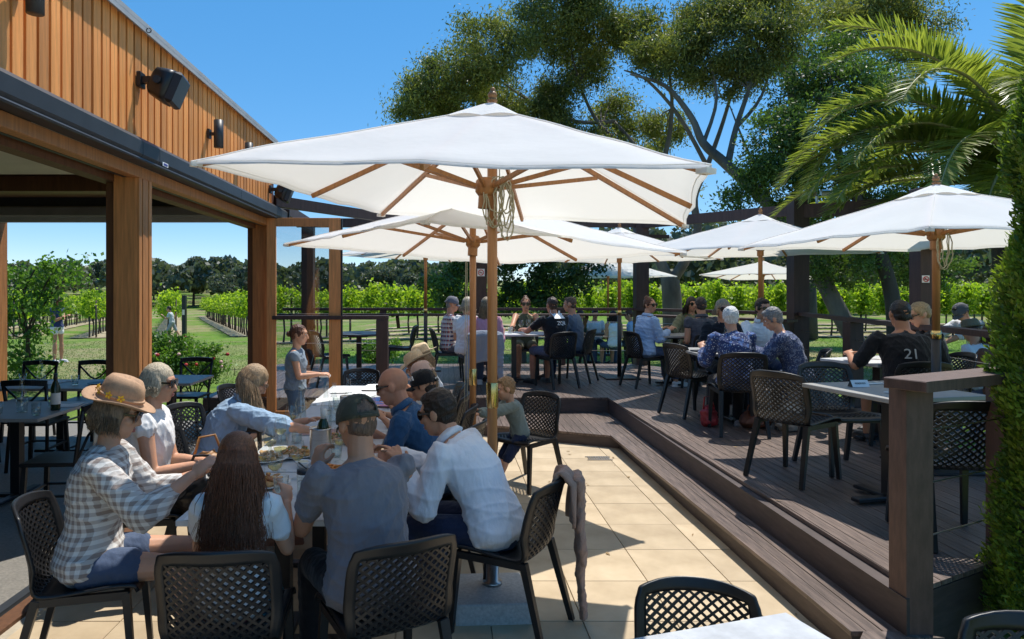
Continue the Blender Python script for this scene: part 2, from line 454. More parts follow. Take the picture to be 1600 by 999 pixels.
# ---------------------------------------------------------------- railings
ZR = 1.43
def railing(name, label, pts, posts, z, shelf=False, wires=3, w=.14, end=True):
    t = thing(name, label, 'railing', (0, 0, 0))
    for (a, b) in zip(pts[:-1], pts[1:]):
        va = Vector((*a, z - .025)); vb = Vector((*b, z - .025))
        MB().bar(va, vb, .05 if False else w, .05, ch=.004).build('handrail', PERG if w < .16 else POSTR, t)
        for k in range(wires):
            zz = DZ + (z - DZ) * (k + 1) / (wires + 1)
            MB().tube([(*(Vector(a).lerp(Vector(b), .16 if w > .16 else .02)), zz), (*b, zz)], .004, 5).build('wire', STEEL, t)
    for (x, y, ww) in posts:
        MB().box((x, y, (z - .05 + DZ) / 2), (ww, ww, z - .054 - DZ), ch=.004).build('post', PERG if w < .16 else POSTR, t)
    return t
fr = railing('deck_railing', 'long dark timber railing with wire infill along the far and right edge of the deck',
             [(-3.1, 12.95), (3.58, 12.95), (5.36, 10.3), (4.32, 5.2), (4.05, 4.4)], [(4.93, 8.25, .16), (-1.2, 12.95, .12), (2.2, 12.95, .12)], ZR)
s = MB().box((.1, 12.62, 1.31), (6.4, .3, .04), ch=.004); s.build('drink_shelf', PERG, fr)
for x in (-2.5, -.9, .9, 2.6): MB().bar((x, 12.9, 1.06), (x, 12.56, 1.28), .06, .05).build('shelf_bracket', PERG, fr)
MB().bar((3.62, 12.2, 1.31), (5.1, 10.02, 1.31), .04 and .3, .04, ch=.004).build('drink_shelf', PERG, fr)
MB().bar((5.2, 10.25, .95), (4.98, 10.1, 1.28), .06, .14).build('shelf_bracket', PERG, fr)
railing('inner_railing', 'short dark railing between the glass door and the deck post', [(-2.25, 8.87), (-.75, 8.87)], [(-.83, 8.87, .15)], ZR, wires=2)
nr = railing('corner_railing', 'thick brown post and flat cap rail at the near corner of the deck', [(2.10, 3.12), (2.98, 3.56)], [], 1.345, wires=3, w=.19)
MB().box((2.20, 3.225, .66), (.125, .125, 1.26), ch=.006).build('post', POSTR, nr)
MB().box((2.92, 3.55, .8), (.12, .12, .98), ch=.006).build('post', POSTR, nr)

# ---------------------------------------------------------------- pergola
pg = thing('pergola', 'dark brown timber pergola posts and beams standing round the edge of the deck', 'pergola', (0, 0, 0))
PP = [(-2.63, 13.0, .22), (.66, 13.0, .22), (3.72, 13.0, .24), (5.32, 10.3, .23), (4.66, 6.65, .165)]
for i, (x, y, w) in enumerate(PP):
    zt = 3.12 if i < 4 else 2.75
    MB().box((x, y, (zt - .1) / 2), (w, w, zt + .1), ch=.005).build('post', PERG, pg)
MB().box((.6, 13.0, 3.05), (6.9, .09, .17), ch=.004).build('beam', PERG, pg)
MB().box((1.2, 13.14, 2.80), (6.2, .05, .07)).build('beam', PERG, pg)
MB().bar((3.7, 12.98, 3.03), (5.34, 10.3, 2.98), .09, .17).build('beam', PERG, pg)
MB().bar((5.32, 10.3, 2.95), (7.6, 7.6, 2.87), .10, .20).build('beam', PERG, pg)
MB().bar((-2.4, 9.25, 2.98), (-2.63, 13.0, 3.05), .10, .17).build('beam', PERG, pg)
MB().bar((-2.35, 9.3, 2.98), (-.4, 12.95, 3.03), .09, .15).build('beam', PERG, pg)
REDP = mat('sign_red', (.55, .03, .03), .5, .05, 5, 0); WHT = mat('sign_white', (.8, .8, .8), .5, .03, 5, 0); INK = mat('sign_black', (.02, .02, .02), .6, .05, 5, 0)
def nosmoke(x, y, z, s, label):
    t = thing('no_smoking_sign', label, 'sign', (x, y, z), 0, 'no smoking signs on the pergola posts')
    MB().box((0, 0, 0), (s, .006, s)).build('plate', WHT, t)
    c = [(s * .36 * math.cos(a * .4189), -.008, s * .36 * math.sin(a * .4189)) for a in range(16)]
    MB().tube(c, s * .05, 6, False).build('red_ring', REDP, t)
    MB().bar((-s * .26, -.008, s * .26), (s * .26, -.008, -s * .26), s * .07, .006).build('red_bar', REDP, t)
    MB().box((-.02 * s, -.0065, -.03 * s), (s * .42, .004, s * .09)).build('cigarette', INK, t)
nosmoke(.66, 12.885, 2.10, .14, 'small square no smoking sign on the post behind the group with the capped man')
nosmoke(4.62, 6.56, 1.865, .07, 'small square no smoking sign on the post behind the man in black')
l = thing('flood_light', 'grey twin flood light on the pergola beam above the canopies', 'light', (5.5, 10.1, 3.10))
MB().tube([(0, 0, -.05), (0, 0, .06)], .02).build('bracket', STEEL, l)
MB().box((-.13, -.03, .10), (.16, .12, .09), (.4, 0, .3), ch=.02).build('lamp_head', STEEL, l)
MB().box((.13, -.03, .10), (.16, .12, .09), (.4, 0, -.3), ch=.02).build('lamp_head', STEEL, l)

# ================================================================ RESTAURANT BUILDING
WX = -2.35; YE = 9.25
bd = thing('restaurant_building', 'cedar clad restaurant pavilion with open folding doors on the left', 'building', (0, 0, 0))
def part(name, m, mb, **k): return mb.build(name, m, bd, **k)
part('backing_wall', CLADB, MB().box((WX - .08, 3.1, 3.31), (.10, 12.3, .90)))
y = 2.9; k = 0
cm = MB().box((0, 0, 0), (.026, .094, .905), ch=.003).mesh('cladding_board', CLAD)
while y < YE - .05:
    link('cladding_board', cm, bd, (WX - .018 + rnd.uniform(-.002, .002), y, 3.318)); y += .121
part('end_cladding', CLADB, MB().box((-5.8, YE - .02, 3.31), (6.9, .10, .90)))
part('roof_flashing', STEEL if False else mat('zinc_flashing', (.36, .38, .40), .5, .1, 4, .05), MB().box((WX + .01, 3.1, 3.785), (.09, 12.44, .035)).box((WX + .05, 3.1, 3.765), (.008, 12.44, .07)))
part('roof', GREY, MB().box((-6, 3.1, 3.74), (7.2, 12.4, .05)))
hk = [(0.02 + .018 * math.sin(a * .5), 0, .018 * math.cos(a * .5)) for a in range(13)]
part('roof_hook', GREY, MB().tube([(WX + .06 + p[0], 5.2, 3.74 + p[2]) for p in hk], .004, 6))
# awning cassette / gutter
def gprof(y0, y1):
    pr = [(-2.34, 2.885), (-2.23, 2.87), (-2.195, 2.835), (-2.195, 2.74), (-2.22, 2.705), (-2.33, 2.70)]
    m = MB(); n = len(pr)
    vs = [(x, y0, z) for x, z in pr] + [(x, y1, z) for x, z in pr]
    return m.add(vs, [tuple(range(n)), tuple(range(2 * n - 1, n - 1, -1))] + [(i, n + i, n + (i + 1) % n, (i + 1) % n) for i in range(n)])
for y0, y1 in ((-2.9, 4.93), (4.936, 5.22), (5.226, 7.30), (7.306, 9.45)): part('awning_cassette', GREY, gprof(y0, y1))
part('cassette_end_cap', BLACKM, MB().box((-2.27, 9.47, 2.79), (.19, .03, .20), ch=.006))
part('maker_plate', WHT, MB().box((-2.193, 5.32, 2.735), (.004, .10, .03)))
part('plate_print', mat('plate_blue', (.05, .06, .25), .5, .1, 5, 0), MB().box((-2.1905, 5.32, 2.735), (.003, .07, .016)))
part('gutter_bead', GREY, MB().tube([(-2.20, -2.9, 2.70), (-2.20, 9.44, 2.70)], .012, 6))
# door head, tracks
part('door_head', WOOD, MB().box((WX - .02, 3.1, 2.655), (.09, 12.2, .085), ch=.004))
part('head_moulding', WOOD, MB().box((WX - .115, 3.1, 2.665), (.095, 12.2, .06), ch=.004))
part('track', GREY, MB().box((WX - .09, 3.1, 2.625), (.03, 12.2, .022)))
part('inner_head', mat('dark_stained_timber', (.12, .05, .02), .6, .25, 3, .1, 30, (10, 10, 1)), MB().box((WX - .23, 3.1, 2.66), (.12, 12.2, .16)))
DKT = MATS['dark_stained_timber']
# mid post with stacked door edge
part('post', DKT, MB().box((-2.56, 5.30, 1.34), (.075, .20, 2.68)))
part('post', WOOD, MB().box((-2.44, 5.28, 1.32), (.17, .22, 2.64), ch=.004))
for i, y in enumerate((5.20, 5.255, 5.31, 5.365)):
    part('door_leaf_edge', WOOD, MB().box((-2.347 + .004 * (i % 2), y, 1.31), (.03, .046, 2.62), ch=.008))
# corner post
part('post', DKT, MB().box((-2.60, 9.14, 1.42), (.07, .2, 2.84)))
part('post', WOOD, MB().box((-2.45, 9.12, 1.38), (.22, .22, 2.76), ch=.004))
part('post', WOOD, MB().box((-6.04, 9.15, 1.38), (.16, .2, 2.76), ch=.004))
part('post', WOOD, MB().box((-9.3, 9.15, 1.38), (.2, .2, 2.76), ch=.004))
# end wall heads: dark beam, roller blind cassette
part('end_beam', GREY, MB().box((-5.8, 9.12, 2.99), (6.7, .2, .26)))
part('blind_cassette', mat('blind_grey', (.20, .20, .20), .6, .1, 4, .05), MB().box((-5.8, 9.02, 2.80), (6.66, .12, .14), ch=.02))
part('blind_hem', mat('blind_fabric', (.42, .43, .43), .8, .08, 6, .05), MB().box((-5.8, 9.03, 2.70), (6.6, .03, .085), ch=.008))
# ceiling: sloped pale panels between dark beams
part('ceiling', mat('ceiling_stained', (.16, .09, .05), .7, .25, 2, .1, 30, (1, 12, 12)), MB().box((-5.9, 3.1, 3.02), (7.0, 12.2, .06)))
part('ceiling_panel', CEIL, MB().box((-5.6, 5.9, 2.965), (5.4, 2.2, .03)))
part('ceiling_panel', CEIL, MB().box((-5.6, 2.3, 2.965), (5.4, 2.6, .03)))
for y in (4.2, 7.4): part('ceiling_beam', DKT, MB().box((-5.9, y, 2.90), (6.8, .22, .16)))
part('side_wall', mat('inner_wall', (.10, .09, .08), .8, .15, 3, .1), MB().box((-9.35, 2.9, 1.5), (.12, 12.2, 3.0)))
part('unseen_rear_wall', MATS['inner_wall'], MB().box((-5.9, -2.95, 1.5), (6.9, .12, 3.0)))  # out of view behind the camera, added to keep the interior dark
v = MB().lathe([(.0, .0), (.12, 0), (.17, .012), (.18, .03)], 24, (-3.55, 5.15, 2.925)); part('ceiling_vent', GREY, v, smooth=True)
tag(MB().box((-5.93, 3.1, -.035), (7.16, 12.3, .05)).build('restaurant_floor', mat('aggregate_floor', (.20, .185, .16), .6, .25, 60, .1, 150)), kind='structure')
tag(MB().box((WX + .03, 3.7, -.002), (.10, 11, .036)).build('door_sill', DKT), kind='structure')
tag(MB().box((WX - .08, 3.7, .0), (.06, 11, .034)).build('door_track', GREY), kind='structure')

# folded glass door panel standing open at the corner
gd = thing('glass_door_panel', 'timber framed glass door panel folded open at the end of the building', 'door', (WX + .02, 8.86, 0))
W_, H_ = .96, 2.70
for x, w in ((.06, .115), (W_ - .075, .15)): MB().box((x, 0, H_ / 2), (w, .05, H_), ch=.004).build('stile', WOOD, gd)
MB().box((W_ / 2, 0, H_ - .055), (W_ - .24, .046, .11), ch=.003).build('top_rail', WOOD, gd)
MB().box((W_ / 2, 0, .10), (W_ - .24, .046, .18), ch=.003).build('bottom_rail', WOOD, gd)
MB().box((W_ / 2, 0, 1.4), (W_ - .26, .008, 2.44)).build('glass_pane', PANE, gd)
MB().box((W_ + .012, 0, H_ / 2), (.022, .04, H_ - .02)).build('seal', BLACKM, gd)

# wall speaker and lamps on the cladding
def speaker(y, z, label, sc=1.0):
    t = thing('wall_speaker', label, 'speaker', (WX, y, z), 0, 'black speakers on the cladding'); t.scale = (sc,) * 3
    MB().box((.02, 0, 0), (.03, .09, .12), ch=.006).bar((.02, 0, 0), (.12, 0, 0), .05).build('bracket', BLACKM, t)
    rot = Euler((0, R(22), R(8))).to_matrix()
    b = MB()
    for i, (x, w, h) in enumerate(((.0, .05, .07), (.03, .105, .105), (.12, .125, .125), (.17, .13, .128))):
        for k in range(16):
            a = 2 * math.pi * k / 16; c, s_ = math.cos(a), math.sin(a)
            q = lambda u: math.copysign(abs(u) ** .45, u)
            b.v.append(tuple(Vector((.10, 0, .0)) + rot @ Vector((x, w * q(c), h * q(s_)))))
    for i in range(3):
        for k in range(16): j = (k + 1) % 16; b.f.append((i * 16 + k, i * 16 + j, i * 16 + 16 + j, i * 16 + 16 + k))
    b.f.append(tuple(range(15, -1, -1))); b.f.append(tuple(range(48, 64)))
    b.build('cabinet', PLAST, t, True)
    MB().box(Vector((.10, 0, 0)) + rot @ Vector((.205, 0, 0)), (.06, .25, .245), rot, ch=.02).build('grille', BLACKM, t)
    MB().lathe([(.03, 0), (.03, .02), (0, .02)], 12, Vector((.10, 0, 0)) + rot @ Vector((.08, -.124, 0)), (R(90), 0, R(8))).build('hinge_cap', BLACKM, t)
speaker(5.20, 3.36, 'black loudspeaker angled down on the cedar cladding above the open doors')
speaker(9.05, 3.10, 'black loudspeaker at the far end of the cladding, half behind the big canopy', .9)
def wlamp(y, z, label):
    t = thing('wall_lamp', label, 'lamp', (WX, y, z), 0, 'black cylinder wall lamps')
    MB().box((.012, 0, 0), (.024, .07, .09)).build('back_plate', BLACKM, t)
    MB().bar((.02, 0, 0), (.07, 0, 0), .03).build('arm', BLACKM, t)
    MB().lathe([(.0, -.135), (.046, -.135), (.046, .135), (.040, .135), (.0, .12)], 20, (.105, 0, 0)).build('cylinder', GREY, t, True)
wlamp(3.72, 3.40, 'black cylinder lamp on the cladding at the top left corner')
wlamp(6.72, 3.30, 'black cylinder lamp on the cladding between the loudspeaker and the canopy')
wlamp(7.75, 3.30, 'black cylinder lamp just above the edge of the big white canopy')

# ================================================================ PLANTS
def leaf_quads(c, size, aspect=.45, droop=0.0, seed=0, sizevar=.35):
    """c (n,3) leaf centres -> diamonds with random orientation."""
    g = np.random.default_rng(seed); n = len(c)
    d = g.normal(size=(n, 3)); d[:, 2] -= droop; d /= np.linalg.norm(d, axis=1)[:, None]
    w = np.cross(d, g.normal(size=(n, 3))); w /= np.linalg.norm(w, axis=1)[:, None]
    L = (size * (1 + sizevar * g.uniform(-1, 1, n)))[:, None] * .5
    v = np.stack([c - d * L, c + w * L * aspect - d * L * .1, c + d * L, c - w * L * aspect - d * L * .1], 1).reshape(-1, 3)
    return v, np.arange(4 * n).reshape(-1, 4)
def crown_points(blobs, dens, seed, clump=.22, shell=.55, nck=26):
    g = np.random.default_rng(seed); out = []; tone = []
    for (x, y, z, r) in blobs:
        nc = max(6, int(nck * (r / .9) ** 2)); u = g.normal(size=(nc, 3)); u /= np.linalg.norm(u, axis=1)[:, None]
        rad = r * (shell + (1 - shell) * g.uniform(0, 1, nc) ** .6) * g.uniform(.7, 1.12, nc)
        cc = np.array([x, y, z]) + u * rad[:, None] * np.array([1, 1, .85])
        per = max(4, int(dens / nc * (r / 1.2) ** 2)); ct = g.uniform(0, 1, nc)
        p = cc[:, None, :] + g.normal(size=(nc, per, 3)) * clump * np.array([1, 1, .8]) * (.6 + .8 * g.uniform(0, 1, nc))[:, None, None]
        out.append(p.reshape(-1, 3)); tone.append(np.clip(np.repeat(ct, per) + g.normal(size=nc * per) * .25, 0, 1))
    return np.concatenate(out), np.concatenate(tone)
def foliage(name, mat_, pts, tone, size, parent=None, aspect=.45, droop=0, seed=1, loc=None):
    v, f_ = leaf_quads(pts, size, aspect, droop, seed)
    return link(name, np_mesh(name, v, f_, mat_, False, np.repeat(tone, 4)), parent, loc)
def bl(l): return [(at(px, Y), Y, 1.75 + (455 - py) * Y / 1064, r * Y / 1064) for px, py, r, Y in l]
def P3(px, py, Y): return Vector((at(px, Y), Y, 1.75 + (455 - py) * Y / 1064))
LF_GUM = leafmat('gum_leaves', (.078, .108, .036), (.33, .325, .095), .46)
LF_GUMB = leafmat('bronze_gum_leaves', (.09, .115, .038), (.34, .32, .095), .45)
LF_ACA = leafmat('acacia_leaves', (.045, .085, .026), (.17, .25, .06), .42)
LF_DARK = leafmat('dark_shrub_leaves', (.028, .062, .02), (.09, .15, .035), .35)
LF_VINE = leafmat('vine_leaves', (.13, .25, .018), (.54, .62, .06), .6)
LF_WOOD = leafmat('far_wood_leaves', (.085, .105, .08), (.17, .185, .12), .3)
LF_BUSH = leafmat('bush_leaves', (.06, .14, .025), (.21, .35, .06), .45)
LF_CYP = leafmat('cypress_leaves', (.07, .125, .02), (.30, .38, .045), .42)
LF_GRASS = leafmat('grass_blades', (.06, .14, .018), (.17, .26, .045), .3)

def limb(mb, pts, r0, r1, n=9, wob=.0):
    P = [Vector(p) for p in pts]; out = []
    for i in range(len(P) - 1):                                    # Catmull-Rom
        a, b, c, d = P[max(i - 1, 0)], P[i], P[i + 1], P[min(i + 2, len(P) - 1)]
        for k in range(4):
            t = k / 4; out.append(.5 * ((2 * b) + (c - a) * t + (2 * a - 5 * b + 4 * c - d) * t * t + (3 * b - a - 3 * c + d) * t ** 3))
    out.append(P[-1]); m = len(out)
    if wob: out = [p + Vector((rnd.uniform(-wob, wob), rnd.uniform(-wob, wob), rnd.uniform(-wob, wob))) for p in out]
    return mb.tube(out, [r0 + (r1 - r0) * i / (m - 1) for i in range(m)], n)
def twigs(mb, anchors, blobs, n, seed, r=.03):
    g = random.Random(seed)
    for (x, y, z, rr) in blobs:
        b = min(anchors, key=lambda a: (a - Vector((x, y, z))).length)
        for k in range(n):
            e = Vector((x + g.uniform(-.7, .7) * rr, y + g.uniform(-.5, .5) * rr, z + g.uniform(-.5, .7) * rr))
            mid = b.lerp(e, .5) + Vector((g.uniform(-.25, .25), g.uniform(-.2, .2), g.uniform(-.05, .3)))
            limb(mb, [b, mid, e], r, .006, 5)
# ---- big gum
B1 = bl([(700, 128, 62, 20), (645, 150, 36, 20), (765, 80, 62, 19), (850, 40, 62, 20), (905, 95, 55, 21), (940, 18, 62, 20), (880, 160, 48, 21), (1000, 50, 50, 20), (1045, 95, 62, 19),
         (770, 150, 50, 22), (835, 190, 48, 21), (960, 185, 42, 22), (1035, 205, 40, 22), (920, 235, 42, 21), (1000, 250, 34, 21), (705, 165, 44, 21), (640, 172, 26, 20.5), (880, -25, 60, 20), (980, 300, 36, 22), (1060, 300, 28, 21), (870, 215, 34, 21)])
t1 = thing('gum_tree', 'large eucalyptus with a forked grey trunk behind the deck', 'tree', (at(1050, 20), 20, 0)); off = -t1.location
p, tn = crown_points(B1, 11500, 21, .22, .42, 20); foliage('crown', LF_GUM, p + np.array(off), tn, .118, t1, .3, .9, 3)
mb = MB(); T = lambda l: [P3(*q) + off for q in l]
limb(mb, T([(1052, 545, 20), (1050, 470, 20), (1046, 430, 20)]), .30, .26, 12)
limb(mb, T([(1046, 440, 20), (1025, 395, 20), (1005, 355, 20.3), (1012, 300, 20.5), (1000, 240, 20.6), (960, 190, 21)]), .17, .04, 10)
limb(mb, T([(1050, 440, 20), (1075, 400, 19.6), (1090, 360, 19.5), (1085, 310, 19.5), (1105, 260, 19.5), (1130, 190, 19.6), (1150, 120, 19.7)]), .16, .035, 10)
limb(mb, T([(1012, 310, 20.5), (1040, 240, 20.3), (1050, 170, 20), (1045, 110, 19.5)]), .10, .03, 8)
limb(mb, T([(1000, 240, 20.6), (940, 200, 20.8), (905, 130, 21), (890, 60, 21)]), .08, .02, 7)
limb(mb, T([(960, 190, 21), (900, 190, 21), (830, 160, 21), (760, 110, 20)]), .07, .02, 7)
limb(mb, T([(1085, 315, 19.5), (1068, 300, 19.6), (1062, 330, 19.7)]), .07, .05, 7)
limb(mb, T([(1105, 260, 19.5), (1060, 180, 19.3), (1010, 125, 19.2), (975, 110, 19.2)]), .07, .02, 7)
twigs(mb, T([(1050, 170, 20), (1045, 110, 19.5), (940, 200, 20.8), (905, 130, 21), (830, 160, 21), (760, 110, 20), (1000, 240, 20.6), (890, 60, 21)]), [tuple(Vector(b[:3]) + off) + (b[3],) for b in B1], 4, 5)
mb.build('trunk', BARK, t1, True)
# ---- leaning gum
B2 = bl([(1100, 45, 56, 19), (1170, 70, 62, 18.5), (1215, 30, 52, 19), (1150, 120, 46, 19), (1090, 105, 36, 19), (1235, 90, 36, 19), (1140, 10, 46, 19)])
t2 = thing('leaning_gum_tree', 'eucalyptus whose slanting trunk leans left behind the right hand canopies', 'tree', (at(1350, 17), 17, 0)); off = -t2.location
p, tn = crown_points(B2, 11500, 22, .21, .42, 20); foliage('crown', LF_GUMB, p + np.array(off), tn, .115, t2, .3, .9, 4)
mb = MB()
limb(mb, T([(1352, 560, 17), (1315, 495, 17), (1275, 420, 17.2), (1215, 335, 17.6), (1137, 259, 18), (1099, 224, 18.2), (1080, 183, 18.4), (1040, 135, 18.6), (985, 116, 18.6)]), .24, .03, 11)
limb(mb, T([(1137, 259, 18), (1150, 200, 18.4), (1170, 140, 18.5), (1185, 80, 18.6)]), .10, .03, 8)
limb(mb, T([(1099, 224, 18.2), (1120, 150, 18.5), (1100, 70, 18.8)]), .06, .02, 7)
limb(mb, T([(1150, 200, 18.4), (1190, 150, 18.6), (1215, 60, 18.8)]), .06, .02, 7)
limb(mb, T([(1215, 335, 17.6), (1170, 240, 17.8), (1140, 165, 18)]), .05, .015, 7)
twigs(mb, T([(1185, 80, 18.6), (1100, 70, 18.8), (1215, 60, 18.8), (1170, 140, 18.5)]), [tuple(Vector(b[:3]) + off) + (b[3],) for b in B2], 5, 6)
mb.build('trunk', BARK, t2, True)
# ---- second gum at top right
B3 = bl([(1290, 22, 52, 25), (1350, 30, 50, 25), (1415, 18, 50, 25), (1455, 45, 34, 25), (1320, 75, 36, 25), (1380, -10, 50, 25), (1440, 90, 30, 25), (1400, 75, 30, 25)])
t3 = thing('bronze_gum_tree', 'bronze leaved eucalyptus rising behind the green wattle at top right', 'tree', (at(1250, 25), 25, 0)); off = -t3.location
p, tn = crown_points(B3, 5200, 23, .24, .35, 18); foliage('crown', LF_GUMB, p + np.array(off), tn, .14, t3, .3, .9, 5)
mb = MB(); limb(mb, T([(1262, 530, 25), (1255, 300, 25), (1240, 140, 25), (1215, 90, 25), (1205, 20, 25)]), .35, .12)
limb(mb, T([(1250, 200, 25), (1310, 110, 25), (1345, 40, 25), (1360, -20, 25)]), .12, .03)
limb(mb, T([(1310, 110, 25), (1400, 90, 25), (1425, 20, 25)]), .08, .02)
twigs(mb, T([(1345, 40, 25), (1425, 20, 25), (1310, 110, 25)]), [tuple(Vector(b[:3]) + off) + (b[3],) for b in B3], 5, 8)
mb.build('trunk', BARKD, t3, True)
# ---- green wattle
B4 = bl([(1270, 200, 62, 16), (1330, 140, 58, 16), (1205, 215, 48, 16), (1230, 285, 56, 16), (1300, 280, 52, 16), (1385, 125, 40, 16), (1350, 215, 50, 16), (1175, 270, 40, 16), (1155, 315, 26, 16), (1270, 120, 36, 16.4), (1390, 190, 40, 16.3), (1360, 290, 50, 16.2), (1265, 340, 40, 16.3), (1240, 150, 40, 16.8), (1310, 80, 34, 17), (1420, 260, 50, 16.3), (1300, 400, 60, 16.6), (1390, 380, 60, 16.6), (1450, 420, 50, 16.6)])
t4 = thing('wattle_tree', 'bushy mid green wattle between the leaning gum and the palm', 'tree', (at(1330, 16), 16, 0)); off = -t4.location
p, tn = crown_points(B4, 9000, 24, .17); foliage('crown', LF_ACA, p + np.array(off), tn, .10, t4, .4, .5, 6)
mb = MB(); limb(mb, T([(1400, 560, 16), (1395, 470, 16), (1370, 380, 16), (1330, 290, 16), (1300, 210, 16), (1290, 160, 16)]), .20, .04)
limb(mb, T([(1330, 290, 16), (1260, 260, 16), (1215, 230, 16)]), .08, .02); limb(mb, T([(1300, 210, 16), (1340, 160, 16), (1380, 125, 16)]), .07, .02)
twigs(mb, T([(1290, 160, 16), (1260, 260, 16), (1340, 160, 16), (1330, 290, 16)]), [tuple(Vector(b[:3]) + off) + (b[3],) for b in B4], 3, 9)
mb.build('trunk', BARKD, t4, True)
# ---- dark round shrub trees behind the far canopies
for lab, sx, sd_ in (('dense dark green tree behind the capped man and the far left canopy', [(722, 432, 40, 17), (690, 448, 30, 17), (760, 405, 40, 17), (700, 470, 30, 17), (745, 470, 34, 17), (735, 385, 30, 17)], 31),
                     ('dense dark green tree behind the man in the printed black shirt', [(815, 432, 44, 17), (870, 425, 44, 17), (905, 442, 28, 17), (850, 395, 40, 17), (800, 470, 34, 17), (860, 470, 36, 17), (800, 390, 34, 17.3), (925, 420, 18, 16.8)], 32)):
    B = bl(sx); t = thing('evergreen_tree', lab, 'tree', (B[0][0], 17, 0), 0, 'evergreen trees behind the deck'); off = -t.location
    p, tn = crown_points(B, 5200, sd_, .13, .5); foliage('crown', LF_DARK if sd_ == 32 else LF_ACA, p + np.array(off), tn, .10, t, .5, .2, sd_)
    mb = MB(); limb(mb, [(0, 0, -.1), (.05, 0, .7), (.1, 0, 1.7)], .12, .05); mb.build('trunk', BARKD, t, True)

# ---- palm
pm = thing('date_palm', 'date palm with long arching fronds at the right edge', 'palm', (at(1600, 9.2), 9.2, 0)); PC = Vector((0, 0, 3.15))
mb = MB(); mb.tube([(0, 0, -.1), (.02, 0, 1.0), (0, 0, 2.2), (0, 0, 3.2)], [.36, .33, .35, .40], 14); mb.build('trunk', BARKD, pm, True)
LF_PALM = leafmat('palm_leaflets', (.13, .17, .04), (.46, .46, .11), .5, .35, .6)
RACH = mat('palm_rachis', (.30, .27, .12), .5, .15, 4, .1)
def frond(az, el, L, arch, seed):
    g = np.random.default_rng(seed); h = Vector((math.cos(az), math.sin(az), 0)); n = 40
    pts = []; pos = PC.copy(); e = el
    for i in range(n + 1):
        pts.append(pos.copy()); e -= arch / n * (.5 + 1.1 * i / n); pos = pos + (h * math.cos(e) + Vector((0, 0, math.sin(e)))) * (L / n)
    v = []; f_ = []; tone = []
    side = Vector((-h.y, h.x, 0))
    for i in range(3, n):
        for sub in (0, .25, .5, .75):
            p0 = pts[i].lerp(pts[i + 1], sub); d = (pts[i + 1] - pts[i]).normalized(); nrm = side.cross(d)
            ll = .52 * math.sin(math.pi * (.10 + .86 * i / n)) ** .6 * g.uniform(.85, 1.1)
            for sg in (-1, 1):
                dir_ = (side * sg * (.75 + g.uniform(-.1, .1)) + d * .65 + nrm * (-.30 + g.uniform(-.35, .18)) - Vector((0, 0, .15))).normalized()
                wv = dir_.cross(nrm).normalized() * .016
                tip = p0 + dir_ * ll - Vector((0, 0, .10 * ll)); md = p0 + dir_ * ll * .5
                b = len(v); v += [p0 - wv * .6, p0 + wv * .6, md + wv, md - wv, tip, tip + wv * .2]
                f_ += [(b, b + 1, b + 2, b + 3), (b + 3, b + 2, b + 5, b + 4)]; tone += [np.clip(g.normal(.45, .22), 0, 1)] * 6
    fo = link('frond', np_mesh('frond', [tuple(q) for q in v], f_, LF_PALM, False, tone), pm)
    MB().tube(pts, [.035 * (1 - .85 * i / n) + .004 for i in range(n + 1)], 6).build('rachis', RACH, fo, True)
FR = [(183, 38, 3.5, 95), (176, 52, 3.6, 120), (192, 30, 3.3, 80), (168, 48, 3.6, 105), (172, 40, 3.6, 90), (180, 60, 3.6, 110), (165, 25, 3.4, 70), (195, 45, 3.3, 95), (150, 55, 3.4, 100), (205, 70, 3.5, 120), (185, 18, 3.0, 60), (215, 35, 3.2, 90), (135, 70, 3.6, 105), (230, 60, 3.4, 115), (178, 80, 3.8, 110), (190, 8, 2.6, 45),
      (250, 75, 3.7, 100), (260, 50, 3.2, 100), (100, 60, 3.2, 110), (290, 65, 3.3, 110), (330, 55, 3.2, 110), (20, 60, 3.2, 110), (60, 50, 3.2, 110), (160, 78, 3.7, 70), (240, 85, 3.9, 60), (200, -5, 2.2, 30), (222, 15, 2.6, 60), (140, 20, 3.0, 60)]
for i, (a, e, L, ar) in enumerate(FR): frond(R(a), R(e), L * .98, R(ar), 100 + i)

# ---- clipped conifer at the right edge
cy = thing('cypress', 'tall narrow clipped conifer at the right edge of the terrace', 'conifer', (2.97, 3.30, 0))
g = np.random.default_rng(77); n = 56000
z = g.uniform(.05, 3.0, n); rad = (.262 - .034 * z + .03 * np.sin(z * 5.1) + .02 * np.sin(z * 11)) * np.clip((z + .12) / .35, .3, 1) * np.clip((3.1 - z) / .5, 0, 1)
th = g.uniform(0, 2 * np.pi, n); lump = 1 + .14 * np.sin(th * 5 + z * 9) + .06 * np.sin(th * 9 - z * 17)
rr = rad * lump * (.70 + .34 * g.uniform(0, 1, n) ** .6)
p = np.stack([rr * np.cos(th), rr * np.sin(th), z], 1); p += g.normal(size=p.shape) * .012
tn = np.clip(.5 + .3 * np.sin(th * 7 + z * 13) + g.normal(size=n) * .25, 0, 1)
d = np.stack([np.cos(th) * .9, np.sin(th) * .9, np.full(n, .9)], 1) + g.normal(size=(n, 3)) * .55; d /= np.linalg.norm(d, axis=1)[:, None]
w = np.cross(d, g.normal(size=(n, 3))); w /= np.linalg.norm(w, axis=1)[:, None]; L = g.uniform(.010, .024, n)[:, None]
v = np.stack([p - d * L, p + w * L * .4, p + d * L, p - w * L * .4], 1).reshape(-1, 3)
link('foliage', np_mesh('foliage', v, np.arange(4 * n).reshape(-1, 4), LF_CYP, False, np.repeat(tn, 4)), cy)
MB().tube([(0, 0, -.1), (0, 0, 1.5), (0, 0, 2.9)], [.05, .035, .01], 8).build('trunk', BARKD, cy, True)
sh = thing('ground_shrub', 'low green shrub at the foot of the clipped conifer', 'shrub', (2.62, 2.85, 0))
